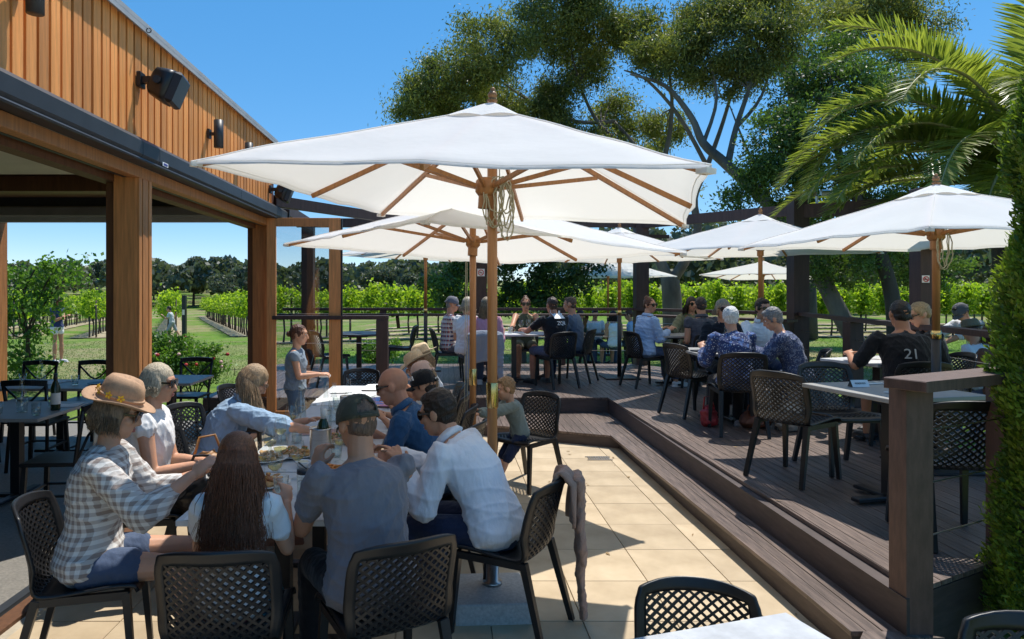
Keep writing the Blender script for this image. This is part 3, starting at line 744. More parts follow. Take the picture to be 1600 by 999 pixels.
p, tn = crown_points([(0, 0, .05, .16), (.25, .05, .06, .18), (.5, .1, .06, .18)], 9000, 41, .05, .5); foliage('foliage', LF_CYP, p, tn, .045, sh, .5, 0, 8)
MB().tube([(0, 0, -.05), (.1, 0, .08)], .01, 6).build('stem', BARKD, sh)

# ---- small leafy tree and roses seen through the end opening
bt = thing('birch_sapling', 'leafy small tree seen through the left opening of the building', 'tree', (-7.6, 12.3, 0)); off = -bt.location
B = bl([(40, 430, 38, 12.3), (80, 425, 34, 12.3), (30, 480, 40, 12.3), (75, 480, 36, 12.3), (40, 540, 36, 12.3), (60, 580, 26, 12.2), (105, 418, 20, 12.3), (20, 560, 34, 12.2), (128, 412, 11, 12.2), (120, 440, 12, 12.2), (28, 600, 26, 12.2)])
p, tn = crown_points(B, 3800, 51, .11, .3); foliage('crown', LF_BUSH, p + np.array(off), tn, .085, bt, .6, .5, 9)
mb = MB(); limb(mb, [(0, 0, -.1), (.05, 0, .8), (-.05, 0, 1.6), (.2, 0, 2.2)], .05, .012)
for a in ((.7, 0, 2.3), (-.4, 0, 2.0), (.9, 0, 2.1), (.3, .1, 1.3), (-.3, -.1, 1.2)): limb(mb, [(0, 0, .9), (a[0] * .5, a[1], a[2] * .8), a], .02, .005, 6)
mb.build('trunk', BARKD, bt, True)
ROSE = [mat('rose_red', (.5, .03, .03), .6, .2, 10, 0), mat('rose_pale', (.75, .45, .42), .6, .2, 10, 0)]
def rosebush(x, y, sc, label, seed, n=14):
    t = thing('rose_bush', label, 'bush', (x, y, -.03), 0, 'rose bushes by the lawn')
    g = random.Random(seed); B = [(g.uniform(-.5, .5) * sc, g.uniform(-.3, .3) * sc, g.uniform(.3, .95) * sc, g.uniform(.22, .36) * sc) for _ in range(9)]
    p, tn = crown_points(B, 26000 * .5, seed, .07, .3); foliage('foliage', LF_BUSH, p, tn, .06, t, .6, .2, seed)
    mb = MB()
    for b in B: limb(mb, [(b[0] * .2, b[1] * .2, -.05), (b[0] * .7, b[1] * .7, b[2] * .6), b[:3]], .012, .004, 5)
    mb.build('stems', BARKD, t)
    for k in range(n):
        b = g.choice(B); a = g.uniform(0, 6.28); e = g.uniform(-.2, 1)
        c = (b[0] + b[3] * 1.1 * math.cos(a), b[1] - abs(b[3] * 1.1 * math.sin(a)), b[2] + b[3] * e)
        MB().ell(c, (.035, .035, .03), None, 7, 5).build('rose', ROSE[g.random() < .5], t)
rosebush(-5.25, 12.6, 1.0, 'rose bush with red and pale blooms right of the timber post', 61)
rosebush(-4.45, 12.0, .85, 'lower rose bush nearest the blonde woman in denim', 62, 10)
rosebush(-5.0, 10.6, .5, 'small low shrub below the roses by the door sill', 63, 0)
rosebush(-1.25, 14.2, .7, 'leafy young shrub on the lawn beyond the round deck table', 64, 0)
# low wire edging on the lawn
fe = thing('edging_fence', 'low row of thin dark hoops edging the lawn', 'fence', (-4.3, 14.5, -.04))
for k in range(26):
    MB().tube([(-2.6 + k * .16, 0, 0), (-2.6 + k * .16, 0, .16)], .008, 5).build('hoop', BLACKM, fe)
MB().tube([(-2.7, 0, .12), (1.6, 0, .12)], .005, 5).build('wire', BLACKM, fe)

# ---- vineyard rows
def vine_row(a, b, label, per_m, seed, leaf=.11, trunks=True, group='vine rows'):
    a = np.array(a, float); b = np.array(b, float); L = np.linalg.norm(b - a); g = np.random.default_rng(seed)
    t = thing('vine_row', label, 'vines', (a[0], a[1], float(gz(*a))), 0, group)
    n = int(L * per_m); s = g.uniform(0, L, n); d = (b - a) / L
    top = 1.92 + .16 * np.sin(s * 1.9 + seed) + .10 * np.sin(s * 5.3) + .06 * np.sin(s * 11)
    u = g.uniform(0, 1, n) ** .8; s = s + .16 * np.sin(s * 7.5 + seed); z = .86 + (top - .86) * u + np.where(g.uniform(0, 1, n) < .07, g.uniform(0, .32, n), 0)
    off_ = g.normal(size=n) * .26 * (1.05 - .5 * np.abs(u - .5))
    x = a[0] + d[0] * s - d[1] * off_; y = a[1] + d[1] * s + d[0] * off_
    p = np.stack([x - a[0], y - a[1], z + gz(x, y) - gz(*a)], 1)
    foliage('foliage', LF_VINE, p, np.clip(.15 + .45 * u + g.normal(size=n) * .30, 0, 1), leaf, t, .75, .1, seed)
    if trunks:
        mb = MB(); k = 0
        for s_ in np.arange(.4, L, 1.25):
            q = a + d * s_; z0 = float(gz(*q) - gz(*a)); q = q - a; w = g.uniform(-.08, .08)
            mb.tube([(q[0], q[1], z0 - .05), (q[0] + w, q[1], z0 + .45), (q[0] + w * .3, q[1], z0 + .95)], [.045, .035, .04], 6)
            if k % 4 == 0: mb.tube([(q[0] + .3, q[1], z0 - .05), (q[0] + .3, q[1], z0 + 1.7)], .04, 6)
            k += 1
        tag(mb.build('trunks', BARKD, t, True), kind='stuff')
    nn = max(2, int(L / 2)); ss = np.linspace(0, L, nn); v = []
    for s_ in ss:
        for o in (-.75, .75):
            q = a + d * s_ + np.array([-d[1], d[0]]) * o; v.append((q[0], q[1], float(gz(*q)) + .035))
    idx = np.arange(nn - 1) * 2
    tag(link('soil_strip', np_mesh('soil_strip', v, np.stack([idx, idx + 1, idx + 3, idx + 2], 1), SOIL)), kind='structure')
for k in range(4):
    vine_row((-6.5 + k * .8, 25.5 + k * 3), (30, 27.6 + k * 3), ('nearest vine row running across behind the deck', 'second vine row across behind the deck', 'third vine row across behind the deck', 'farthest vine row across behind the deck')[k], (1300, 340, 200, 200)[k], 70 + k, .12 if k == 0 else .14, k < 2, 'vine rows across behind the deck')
dv = np.array([-.37, .93])
for k, (x, y) in enumerate(((-9.0, 31), (-12.2, 30), (-15.5, 29.5), (-18.8, 29), (-22, 28.5), (-25.5, 28))):
    a = np.array([x, y]); vine_row(a, a + dv * 46, ('vine row on the right of the grass lane seen through the building', 'vine row ending in a dark post beside the running boy', 'first vine row left of the running boy', 'vine row right of the woman in white shorts', 'vine row behind the woman in white shorts', 'vine row behind the leafy sapling')[k], 400, 80 + k, .14, True, 'vine rows seen through the building')
ep = thing('trellis_post', 'dark square trellis end post beside the running boy', 'post', (at(288, 29), 29, -.3)); MB().box((0, 0, .9), (.16, .16, 1.95), ch=.01).build('post', BLKW, ep); MB().box((0, -.09, 1.15), (.10, .02, .22)).build('label_plate', STEEL, ep)

# ---- far wood and its single trees
def far_tree(px, py_top, Y, w, label, seed, grp='single trees in front of the far wood'):
    x = at(px, Y); z0 = float(gz(x, Y)); zt = 1.75 + (455 - py_top) * Y / 1064; h = zt - z0; wr = w * Y / 1064
    t = thing('eucalyptus', label, 'tree', (x, Y, z0), 0, grp); g = random.Random(seed)
    B = [(g.uniform(-.6, .6) * wr, g.uniform(-.5, .5) * wr, h * g.uniform(.28, .9), wr * g.uniform(.35, .55)) for _ in range(8)] + [(0, 0, h * .85, wr * .4)]
    gg = np.random.default_rng(seed); pts = []; tone = []
    for (bx, by, bz, r) in B:
        u = gg.normal(size=(1100, 3)); u /= np.linalg.norm(u, axis=1)[:, None]; pts.append(np.array([bx, by, bz]) + u * r * gg.uniform(.5, 1.1, 1100)[:, None] * np.array([1, 1, .7])); tone.append(gg.uniform(0, 1, 1100))
    foliage('crown', LF_WOOD, np.concatenate(pts), np.concatenate(tone), .0036 * Y, t, .6, 0, seed)
    mb = MB(); limb(mb, [(0, 0, -.3), (.1, 0, h * .4), (0, 0, h * .8)], .05 * wr + .1, .05, 6)
    for b in B[:4]: limb(mb, [(0, 0, h * .4), (b[0] * .5, b[1] * .5, b[2] * .8), b[:3]], .08, .02, 5)
    mb.build('trunk', BARKD, t)
far_tree(302, 404, 110, 32, 'tall rounded eucalyptus above the running boy', 91)
far_tree(240, 411, 130, 18, 'thin eucalyptus just right of the timber post', 92)
far_tree(152, 404, 130, 15, 'thin eucalyptus just left of the timber post', 93)
far_tree(360, 432, 100, 34, 'broad low eucalyptus left of the corner post', 94)
far_tree(510, 420, 120, 26, 'dark eucalyptus right of the glass door panel', 95)
far_tree(590, 424, 110, 36, 'olive round eucalyptus beyond the vines left of the dark trees', 96)
far_tree(640, 428, 105, 28, 'low eucalyptus beside the dark green trees', 97)
g = np.random.default_rng(5); pts = []; tone = []
def wood(n, px0, px1, Ya, Yb, hmin, hmax, lf):
    P = []; Tn = []
    for i in range(n):
        Y = g.uniform(Ya, Yb); x = at(g.uniform(px0, px1), Y); z0 = float(gz(x, Y)); h = g.uniform(hmin, hmax); r = h * g.uniform(.3, .45)
        m_ = lf; u = g.normal(size=(m_, 3)); u /= np.linalg.norm(u, axis=1)[:, None]; u[:, 2] = np.abs(u[:, 2]) * 1.0 - .45
        P.append(np.array([x, Y, z0 + h - r * .9]) + u * r * g.uniform(.75, 1.1, m_)[:, None] * np.array([1, 1, 1.0 + h / r * .2])); Tn.append(np.clip(g.uniform(0, 1) + g.normal(size=m_) * .2, 0, 1))
    return np.concatenate(P), np.concatenate(Tn)
p, tn = wood(950, -520, 760, 100, 320, 5.0, 8.0, 220)
tag(foliage('far_wood', LF_WOOD, p, tn, 1.0, None, .8, 0, 6), 'dark wooded hillside beyond the vineyard', 'wood', None, 'stuff')
p, tn = wood(260, 880, 2000, 52, 90, 5.5, 8.5, 200)
tag(foliage('tree_line', LF_WOOD, p, tn, .62, None, .8, 0, 7), 'dark line of trees beyond the vines on the right', 'wood', None, 'stuff')

# ---- grass blades on the lawn
n = 60000; g = np.random.default_rng(9)
Y = 13.2 + 14 * g.uniform(0, 1, n) ** 1.6; X = at(g.uniform(-40, 1640, n), Y); keep = ~((X < -2.3) & (Y < 9.4)); X = X[keep]; Y = Y[keep]; n = len(X)
h = g.uniform(.012, .034, n); a = g.uniform(0, 6.28, n); w = .004 + .0004 * Y; lx = g.normal(size=n) * .02; ly = g.normal(size=n) * .02; z = gz(X, Y)
v = np.stack([np.stack([X - w * np.cos(a), Y - w * np.sin(a), z], 1), np.stack([X + w * np.cos(a), Y + w * np.sin(a), z], 1), np.stack([X + lx, Y + ly, z + h], 1)], 1).reshape(-1, 3)
tag(link('grass', np_mesh('grass', v, np.arange(3 * n).reshape(-1, 3), LF_GRASS, False, np.repeat(g.uniform(0, 1, n), 3))), 'short green grass of the lawn beyond the deck', 'grass', None, 'stuff')
# ---- leaf litter and crumbs on the paving and the deck
g = np.random.default_rng(15); n = 50
x = g.uniform(.2, 4.5, n); y = g.uniform(3.2, 9.5, n); z = np.where((x > 2.15), DZ + .006, np.where(x > 1.9, .158, .016)); keep = (x < 1.88) | ((x > 2.2) & (y > 4.4)); c = np.stack([x, y, z], 1)[keep]
v, f_ = leaf_quads(c, .05, .4, 0, 16); v[:, 2] = np.repeat(c[:, 2], 4) + (v[:, 2] - np.repeat(c[:, 2], 4)) * .12 + .003
tag(link('leaf_litter', np_mesh('leaf_litter', v, f_, leafmat('dry_leaves', (.16, .08, .03), (.40, .27, .12), .1), False, g.uniform(0, 1, len(v)))), 'small dry leaves scattered over the paving and deck', 'leaves', None, 'stuff')
# ================================================================ UMBRELLAS
V3 = Vector
def umbrella(label, X, Y, z0, side, yaw, z_edge, rise, tilt=(0, 0), kind='terrace', seed=0, pole_r=.028, rope=0, shift=0):
    t = thing('umbrella', label, 'umbrella', (X, Y, z0), 0, 'white market umbrellas')
    e = z_edge - z0; a = side / 2; top = e + rise
    hd = link('canopy_frame', None, t, (0, 0, 0))
    hd.rotation_euler = (tilt[1], tilt[0], yaw); pv = V3((0, 0, e)); hd.location = pv - hd.rotation_euler.to_matrix() @ pv + V3((shift, 0, 0))
    g = random.Random(seed)
    per = []
    sq = [(-1, -1), (0, -1), (1, -1), (1, 0), (1, 1), (0, 1), (-1, 1), (-1, 0)]
    NS = 6
    for i in range(8):
        p, q = sq[i], sq[(i + 1) % 8]
        for k in range(NS):
            f_ = k / NS; s_ = 1 - .016 * math.sin(math.pi * f_)
            per.append(((p[0] + (q[0] - p[0]) * f_) * a * s_, (p[1] + (q[1] - p[1]) * f_) * a * s_, f_))
    M = len(per); NR = 14
    def zz(r, x, y, f_):
        sag = .014 * math.sin(math.pi * f_) ** 1.0 * r * (1.15 - r) * 2.0
        cor = min(abs(x), abs(y)) / a                            # corner hips stand a little higher
        wr = .005 * math.sin(x * 9 + y * 5 + seed) * r + .005 * math.sin(y * 13 - x * 4 + seed * 2) * r
        return top - (top - e) * r - sag + wr
    mb = MB(); mb.v.append((0, 0, top))
    for j in range(1, NR + 1):
        r = j / NR
        for (x, y, f_) in per: mb.v.append((x * r, y * r, zz(r, x * r, y * r, f_)))
    for k in range(M): mb.f.append((0, 1 + k, 1 + (k + 1) % M))
    for j in range(NR - 1):
        for k in range(M):
            b = 1 + j * M; mb.f.append((b + k, b + M + k, b + M + (k + 1) % M, b + (k + 1) % M))
    # hem turned down a little
    b = len(mb.v)
    for (x, y, f_) in per: mb.v.append((x * 1.003, y * 1.003, zz(1, x, y, f_) - .011))
    for k in range(M): mb.f.append((b - M + k, b + k, b + (k + 1) % M, b - M + (k + 1) % M))
    c = mb.build('canopy', CANVAS, hd, True)
    sm = MB()
    for i in range(0, 8, 2):
        k = i * NS; sm.tube([(per[k][0] * j / 12, per[k][1] * j / 12, zz(j / 12, per[k][0] * j / 12, per[k][1] * j / 12, 0) + .002) for j in range(2, 13)], .0035, 4)
    sm.tube([(x * .985, y * .985, zz(.985, x, y, f_) + .0015) for x, y, f_ in per + per[:1]], .002, 4); sm.build('seam', CANVAS, hd)
    # vent cap
    mv = MB(); mv.v.append((0, 0, top + .035)); vr = .20
    for j in range(1, 5):
        r = j / 4
        for k in range(M):
            x, y, f_ = per[k]; x, y = x / a * vr * r, y / a * vr * r
            sc = 0 if j < 4 else .013 * abs(math.sin(math.pi * f_ + 0))
            mv.v.append((x, y, top + .035 - (.045 + rise * .155) * r ** 1.05 + sc))
    for k in range(M): mv.f.append((0, 1 + k, 1 + (k + 1) % M))
    for j in range(3):
        for k in range(M): b = 1 + j * M; mv.f.append((b + k, b + M + k, b + M + (k + 1) % M, b + (k + 1) % M))
    c = mv.build('vent_cap', CANVAS, hd, True)
    MB().lathe([(.026, .045), (.030, .056), (.016, .063), (.024, .072), (.027, .086), (.018, .100), (.011, .104), (.014, .112), (.012, .122), (.0, .128)], 14, (0, 0, top - .012)).build('finial', TEAK, hd, True)
    # ribs, struts
    hub = e + rise * .12
    for i in range(8):
        x, y = sq[i][0] * a, sq[i][1] * a
        MB().bar((x * .03, y * .03, top - .045), (x * .985, y * .985, e - .018), .018, .026, ch=.003).build('rib', TEAK, hd)
        q = .50; zr = top - .045 + (e - .018 - top + .045) * q
        MB().bar((x / max(abs(x), abs(y)) * .05 if 1 else 0, y / max(abs(x), abs(y)) * .05, hub), (x * q, y * q, zr - .012), .016, .024, ch=.003).build('strut', TEAK, hd)
        if sq[i][0] and sq[i][1]: MB().box((x * .985, y * .985, e - .018), (.05, .05, .02), (0, 0, R(45))).build('corner_pocket', CANVAS, hd)
    MB().lathe([(.045, -.05), (.062, -.03), (.062, .03), (.045, .05)], 16, (0, 0, hub)).lathe([(.042, -.12), (.042, -.05)], 14, (0, 0, hub), None, False).build('runner_hub', TEAK, hd, True)
    MB().lathe([(.045, -.03), (.055, 0), (.04, .02)], 14, (0, 0, top - .05)).build('top_hub', TEAK, hd, True)
    # pole
    pb = 0
    if kind == 'terrace':
        MB().tube([(0, 0, .2), (0, 0, top)], pole_r, 16).build('pole', TEAK, t, True)
        MB().lathe([(pole_r + .004, 0), (pole_r + .006, .005), (pole_r + .006, .135), (pole_r + .004, .14)], 18, (0, 0, e - 1.17), None, False).build('joint_sleeve', BRASS, t, True)
        MB().box((-.02, -.06, .06), (.40, .40, .12), (0, 0, .06), ch=.006).build('base_block', CONC, t)
        MB().lathe([(.055, .12), (.055, .135), (.036, .14), (.036, .42), (.030, .43)], 18).build('base_tube', STEEL, t, True)
    else:
        MB().tube([(0, 0, 1.06), (0, 0, top)], pole_r, 14).build('pole', TEAK, t, True)
        MB().lathe([(.034, 0), (.034, 1.02)], 14).build('stand_tube', BLACKM, t, True)
        MB().lathe([(.036, 1.02), (.036, 1.085)], 14).build('joint_sleeve', BRASS, t, True)
        if z0 > 0: MB().box((0, 0, .012), (.55, .55, .02), ch=.004).build('base_plate', BLACKM, t)
        else: MB().box((0, 0, .03), (.55, .55, .06), ch=.004).build('base_plate', BLACKM, t)
    if rope:
        rp = MB(); hz = hub
        for k in range(rope):
            w = g.uniform(.03, .075); h = g.uniform(.20, .36); ox = g.uniform(-.02, .09); oy = -pole_r - g.uniform(.01, .035); pts = []
            for q in range(21):
                u = q / 20; an = u * 2 * math.pi
                pts.append((ox + w * math.sin(an) * (.4 + .6 * math.sin(math.pi * u) ** .5) + .006 * math.sin(7 * an + k), oy + .008 * math.cos(an * 2 + k), hz + .05 - h * .5 * (1 - math.cos(an))))
            rp.tube(pts, .0042, 6)
        for k in range(4): rp.tube([(pole_r * 1.25 * math.cos(a_ * .5), pole_r * 1.25 * math.sin(a_ * .5), hz + .02 - k * .011 - a_ * .0007) for a_ in range(14)], .0042, 6)
        rp.build('rope', ROPE, t, True)
        MB().tube([(pole_r + .012, -.01, hz), (pole_r + .012, -.01, hz + .25), (0, 0, top - .07)], .003, 5).build('pull_cord', ROPE, t, True)
    return t, hd
umbrella('big white umbrella in the middle of the paving with coiled rope on its teak pole', .258, 3.80, 0, 2.2, R(-17.2), 2.27, .50, (.066, .0), seed=1, rope=9, shift=-.036)
u2, _ = umbrella('second white umbrella just behind the big one, its pole left of the big pole', .228, 5.80, 0, 2.45, R(33), 2.12, .42, (.05, 0), seed=2)
MB().tube([(-.045, -.03, .55), (-.05, -.03, 2.0)], .003, 5).build('pull_cord', ROPE, u2, True)
MB().tube([(-.075, -.03, .50), (-.06, -.03, 2.0)], .003, 5).build('pull_cord', ROPE, u2, True)
umbrella('white umbrella farthest left at the edge of the deck above the round table', at(665, 12.1), 12.1, DZ, 2.5, R(30), 2.36, .46, (.02, .02), 'deck', 3)
umbrella('white umbrella behind the woman in the pale blue shirt', 2.80, 11.0, DZ, 2.3, R(40), 2.27, .48, (0, 0), 'deck', 4)
umbrella('white umbrella over the two tables of women in the middle of the deck', 4.20, 9.1, DZ, 2.4, R(48), 2.28, .47, (0, 0), 'deck', 5)
umbrella('white umbrella nearest the conifer beside the man in black', 3.90, 5.42, DZ, 2.1, R(8), 2.15, .42, (0, 0), 'deck', 6, rope=3)
umbrella('shaded white umbrella on the lawn left of the forked gum trunk', at(950, 19), 19, -.04, 2.6, R(20), 2.15, .55, (0, 0), 'lawn', 7)
umbrella('shaded white umbrella on the lawn right of the forked gum trunk', at(1192, 19), 19, -.04, 2.6, R(50), 2.15, .42, (.04, 0), 'lawn', 8)

# ================================================================ FURNITURE
# ---- moulded lattice chair (sitter faces +Y)
PROF = [(.255, .425), (.24, .447), (.16, .452), (.0, .437), (-.12, .430), (-.185, .445), (-.225, .50), (-.245, .58), (-.268, .68), (-.30, .80), (-.312, .835)]
def prof(v):
    L = [0]
    for (a, b), (c, d) in zip(PROF[:-1], PROF[1:]): L.append(L[-1] + math.hypot(c - a, d - b))
    s = v * L[-1]
    for i in range(len(L) - 1):
        if s <= L[i + 1] + 1e-9:
            t = (s - L[i]) / (L[i + 1] - L[i]); p0, p1, p2, p3 = PROF[max(i - 1, 0)], PROF[i], PROF[i + 1], PROF[min(i + 2, len(PROF) - 1)]
            cr = lambda a, b, c, d: .5 * (2 * b + (c - a) * t + (2 * a - 5 * b + 4 * c - d) * t * t + (3 * b - a - 3 * c + d) * t ** 3)
            return cr(p0[0], p1[0], p2[0], p3[0]), cr(p0[1], p1[1], p2[1], p3[1])
def shell(u, v):
    y, z = prof(v); c = 2 * u - 1; b = max(0, min(1, (v - .48) / .2))
    w = .47 - .03 * math.sin(math.pi * min(1, v * 1.6)) + .02 * b
    if v > .86: w -= .05 * ((v - .86) / .14) ** 2
    y += .075 * b * c * c; z += (1 - b) * .018 * c ** 4
    if v > .8: z -= .030 * (abs(c) ** 3) * ((v - .8) / .2)
    return Vector((c * w / 2, y, z))
def bars(mb, pts_fn, segs, w, t):
    for (u0, v0), (u1, v1) in segs:
        a = shell(u0, v0); b = shell(u1, v1); e = .01
        n = (shell(u0 + e, v0) - a).cross(shell(u0, v0 + e) - a).normalized()
        d = (b - a).normalized(); s_ = d.cross(n).normalized()
        q = [a - s_ * w - n * t, a + s_ * w - n * t, a + s_ * w + n * t, a - s_ * w + n * t, b - s_ * w - n * t, b + s_ * w - n * t, b + s_ * w + n * t, b - s_ * w + n * t]
        mb.add(q, [(0, 1, 5, 4), (1, 2, 6, 5), (2, 3, 7, 6), (3, 0, 4, 7)])
def lattice(u0, u1, v0, v1, nu, nv, w, t):
    mb = MB(); segs = []
    du = (u1 - u0) / nu; dv = (v1 - v0) / nv
    for i in range(nu):
        for j in range(nv):
            a = (u0 + i * du, v0 + j * dv); c = (a[0] + du, a[1] + dv); m = (a[0] + du / 2, a[1] + dv / 2)
            segs += [(a, m), (m, c), ((a[0], c[1]), m), (m, (c[0], a[1]))]
    bars(mb, shell, segs, w, t); return mb
def make_chair():
    t = thing('terrace_chair', 'x', 'chair')
    us = [0, .03, .058, .085] + [.085 + .83 * k / 10 for k in range(1, 10)] + [.915, .942, .97, 1]
    vs = [0, .03, .065] + [.065 + .275 * k / 6 for k in range(1, 6)] + [.34, .38, .42, .46, .50] + [.50 + .43 * k / 9 for k in range(1, 9)] + [.93, .955, .98, 1]
    b = MB(); nu = len(us)
    for v in vs:
        for u in us: b.v.append(tuple(shell(u, v)))
    for j in range(len(vs) - 1):
        for i in range(nu - 1):
            u = (us[i] + us[i + 1]) / 2; v = (vs[j] + vs[j + 1]) / 2
            if .085 < u < .915 and (.065 < v < .34 or .50 < v < .93): continue
            q = j * nu + i; b.f.append((q, q + 1, q + nu + 1, q + nu))
    s_ = b.build('shell', PLAST, t, True); solidify(s_, .016, PLAST)
    lattice(.085, .915, .50, .93, 9, 10, .0052, .006).build('back_lattice', PLAST, t)
    lattice(.085, .915, .065, .34, 9, 6, .0052, .006).build('seat_lattice', PLAST, t)
    for sx in (-1, 1):
        MB().bar((sx * .205, .20, .435), (sx * .225, .235, 0), .040, .034, .75, .004).build('leg', PLAST, t)
        MB().bar((sx * .205, -.17, .44), (sx * .235, -.29, 0), .042, .036, .75, .004).build('leg', PLAST, t)
        MB().bar((sx * .212, .21, .425), (sx * .212, -.18, .425), .024, .035).build('seat_rail', PLAST, t)
    MB().bar((-.20, .20, .425), (.20, .20, .425), .024, .03).build('front_rail', PLAST, t)
    return t
CH0 = make_chair(); flush()
CH0.scale = (.93, .96, .98); CHT = kids(CH0); chair_used = [0]
def chair(x, y, yaw, label, z=0, group='moulded lattice chairs'):
    if not chair_used[0]:
        chair_used[0] = 1; CH0.location = (x, y, z); CH0.rotation_euler = (0, 0, R(yaw)); CH0['label'] = label; CH0['group'] = group; return CH0
    return copy_tree(CH0, (x, y, z), R(yaw), label, group, CHT)

# ---- cross back cafe chair
def make_xchair():
    t = thing('cross_back_chair', 'x', 'chair')
    MB().box((0, 0, .455), (.40, .40, .03), ch=.01).build('seat', BLKW, t)
    for sx in (-1, 1):
        MB().bar((sx * .17, .17, .44), (sx * .19, .19, 0), .032).build('leg', BLKW, t)
        MB().tube([(sx * .19, -.23, 0), (sx * .175, -.19, .45), (sx * .19, -.23, .68), (sx * .20, -.26, .86)], .017, 8).build('leg', BLKW, t, True)
        MB().tube([(sx * .18, -.215, .50), (sx * .06, -.235, .64), (-sx * .06, -.245, .70), (-sx * .19, -.255, .83)], .011, 6).build('back_strap', BLKW, t, True)
        MB().bar((sx * .18, .17, .22), (sx * .18, -.2, .22), .018).build('stretcher', BLKW, t)
    rl = MB(); pts = [(-.21 + .42 * k / 10, -.26 - .035 * math.sin(math.pi * k / 10), .865 + .012 * math.sin(math.pi * k / 10)) for k in range(11)]
    for p, q in zip(pts[:-1], pts[1:]): rl.bar(p, q, .028, .055)
    rl.build('top_rail', BLKW, t)
    MB().bar((-.19, .18, .22), (.19, .18, .22), .018).build('stretcher', BLKW, t)
    return t
XC0 = make_xchair(); XCT = kids(XC0); xc_used = [0]
def xchair(x, y, yaw, label):
    if not xc_used[0]:
        xc_used[0] = 1; XC0.location = (x, y, 0); XC0.rotation_euler = (0, 0, R(yaw)); XC0['label'] = label; XC0['group'] = 'cross back chairs inside'; return XC0
    return copy_tree(XC0, (x, y, 0), R(yaw), label, 'cross back chairs inside', XCT)

def table(label, x, y, z0, w, d, yaw=0, top=None, cat='table', group=None, h=.75, round_=False):
    t = thing('dining_table', label, cat, (x, y, z0), R(yaw), group)
    if round_: MB().lathe([(0, 0), (w / 2 - .004, 0), (w / 2, .004), (w / 2, .022), (w / 2 - .004, .026), (0, .026)], 36, (0, 0, h - .026)).build('tabletop', top or TABLEG, t)
    else: MB().box((0, 0, h - .014), (w, d, .028), ch=.003).build('tabletop', top or TABLEG, t)
    MB().box((0, 0, h - .05), (.30, .30, .02)).build('top_bracket', BLACKM, t)
    MB().box((0, 0, h / 2), (.075, .075, h - .1)).build('column', BLACKM, t)
    for r in (0, 90): MB().box((0, 0, .03), (.55 if not round_ else .5, .07, .03), (0, 0, R(r + 45 if round_ else r)), ch=.006).build('foot', BLACKM, t) if r == 0 else MB().box((0, 0, .031), (.07, .55, .026), (0, 0, R(45 if round_ else 0)), ch=.006).build('foot', BLACKM, t)
    return t
# long table on the paving: three tops end to end
WTOP = mat('pale_stone_top', (.60, .60, .60), .4, .1, 5, .05)
TX = -.80
table('near end of the long table, pushed together under the glasses and plates', TX, 3.36, 0, .76, .78, 0, WTOP, group='tables of the long party')
table('middle of the long table in front of the denim shirt woman', TX, 4.30, 0, .76, 1.05, 0, WTOP, group='tables of the long party')
table('third table of the long party beside the bald man', TX, 5.40, 0, .76, 1.10, 0, WTOP, group='tables of the long party')
table('far end table of the long party covered with papers', TX, 6.60, 0, .80, 1.20, 0, WTOP, group='tables of the long party')
# inside the building
table('nearest inside table with a water bottle and menus at the left edge', -3.62, 5.75, 0, .85, .85, 0, TABLEG, group='inside tables')
table('inside table behind the nearest one, left of the timber post', -4.15, 7.35, 0, 1.5, .75, 0, TABLEG, group='inside tables')
table('inside table right of the timber post with a bluish shine', -3.12, 7.75, 0, .70, .75, 0, TABLEG, group='inside tables')
xchair(-2.98, 5.25, 95, 'cross back chair just behind the straw hat')
xchair(-4.75, 6.75, 0, 'cross back chair with its back to us, leftmost of the middle row')
xchair(-4.05, 6.78, 3, 'cross back chair with its back to us left of the timber post')
xchair(-4.95, 8.05, 180, 'far cross back chair facing us at the left, by the sapling')
xchair(-4.30, 8.10, 180, 'far cross back chair facing us just left of the post')
xchair(-3.20, 8.45, 178, 'cross back chair in front of the rose bush')
xchair(-2.95, 6.85, 20, 'cross back chair with its back to us right of the post, behind the blonde woman')
xchair(-3.75, 5.05, -20, 'cross back chair nearest the left edge with a cloth bag under it')

# deck tables
table('white topped table of the capped man and the woman in the olive top', 1.05, 10.55, DZ, 1.1, .8, 0, WTOP, group='deck tables')
table('table of the woman in the pale blue shirt', 3.42, 10.2, DZ, .8, .8, 0, TABLEG, group='deck tables')
table('table of the two women in blue floral blouses', 3.05, 7.45, DZ, .85, .8, 0, TABLEG, group='deck tables')
table('empty set table with a tent card by the corner post', 2.95, 4.52, DZ, .74, .74, 12, TABLEG, group='deck tables')
table('table of the man in black at the right', 4.1, 6.45, DZ, .8, .6, 20, WTOP, group='deck tables')
table('round black table near the far left corner of the deck', at(561, 10.6), 10.6, DZ, .95, 0, 0, GREY, round_=True, group='deck tables')
table('marble table corner at the bottom of the picture', .80, 1.635, 0, .78, .78, 17, MARBLE)

# empty chairs
chair(1.60, 1.70, 152, 'lattice chair whose top edge shows in the bottom right corner')
chair(.84, 2.20, 168, 'empty lattice chair tucked behind the marble table in the foreground').scale = (.86, .86, .86)
chair(.72, 6.12, 135, 'empty looking lattice chair of the small boy at the step')
chair(-1.98, 5.55, -115, 'empty lattice chair turned away behind the woman in white')
chair(-1.95, 6.75, -100, 'lattice chair behind the standing girl')
chair(-1.02, 7.95, 178, 'lattice chair at the far head of the paper covered table')
chair(2.62, 5.12, -58, 'empty lattice chair left of the set table with its back to the step', DZ)
chair(3.10, 5.35, 182, 'empty lattice chair facing us behind the set table', DZ)
chair(2.86, 3.88, -8, 'empty lattice chair behind the corner railing with its back to us', DZ)
chair(2.78, 7.72, -70, 'empty lattice chair beside the white haired woman', DZ)
chair(at(626, 11.6), 11.6, 95, 'empty chair right of the round black table', DZ)
chair(at(515, 10.2), 10.2, -60, 'empty chair left of the round black table', DZ)
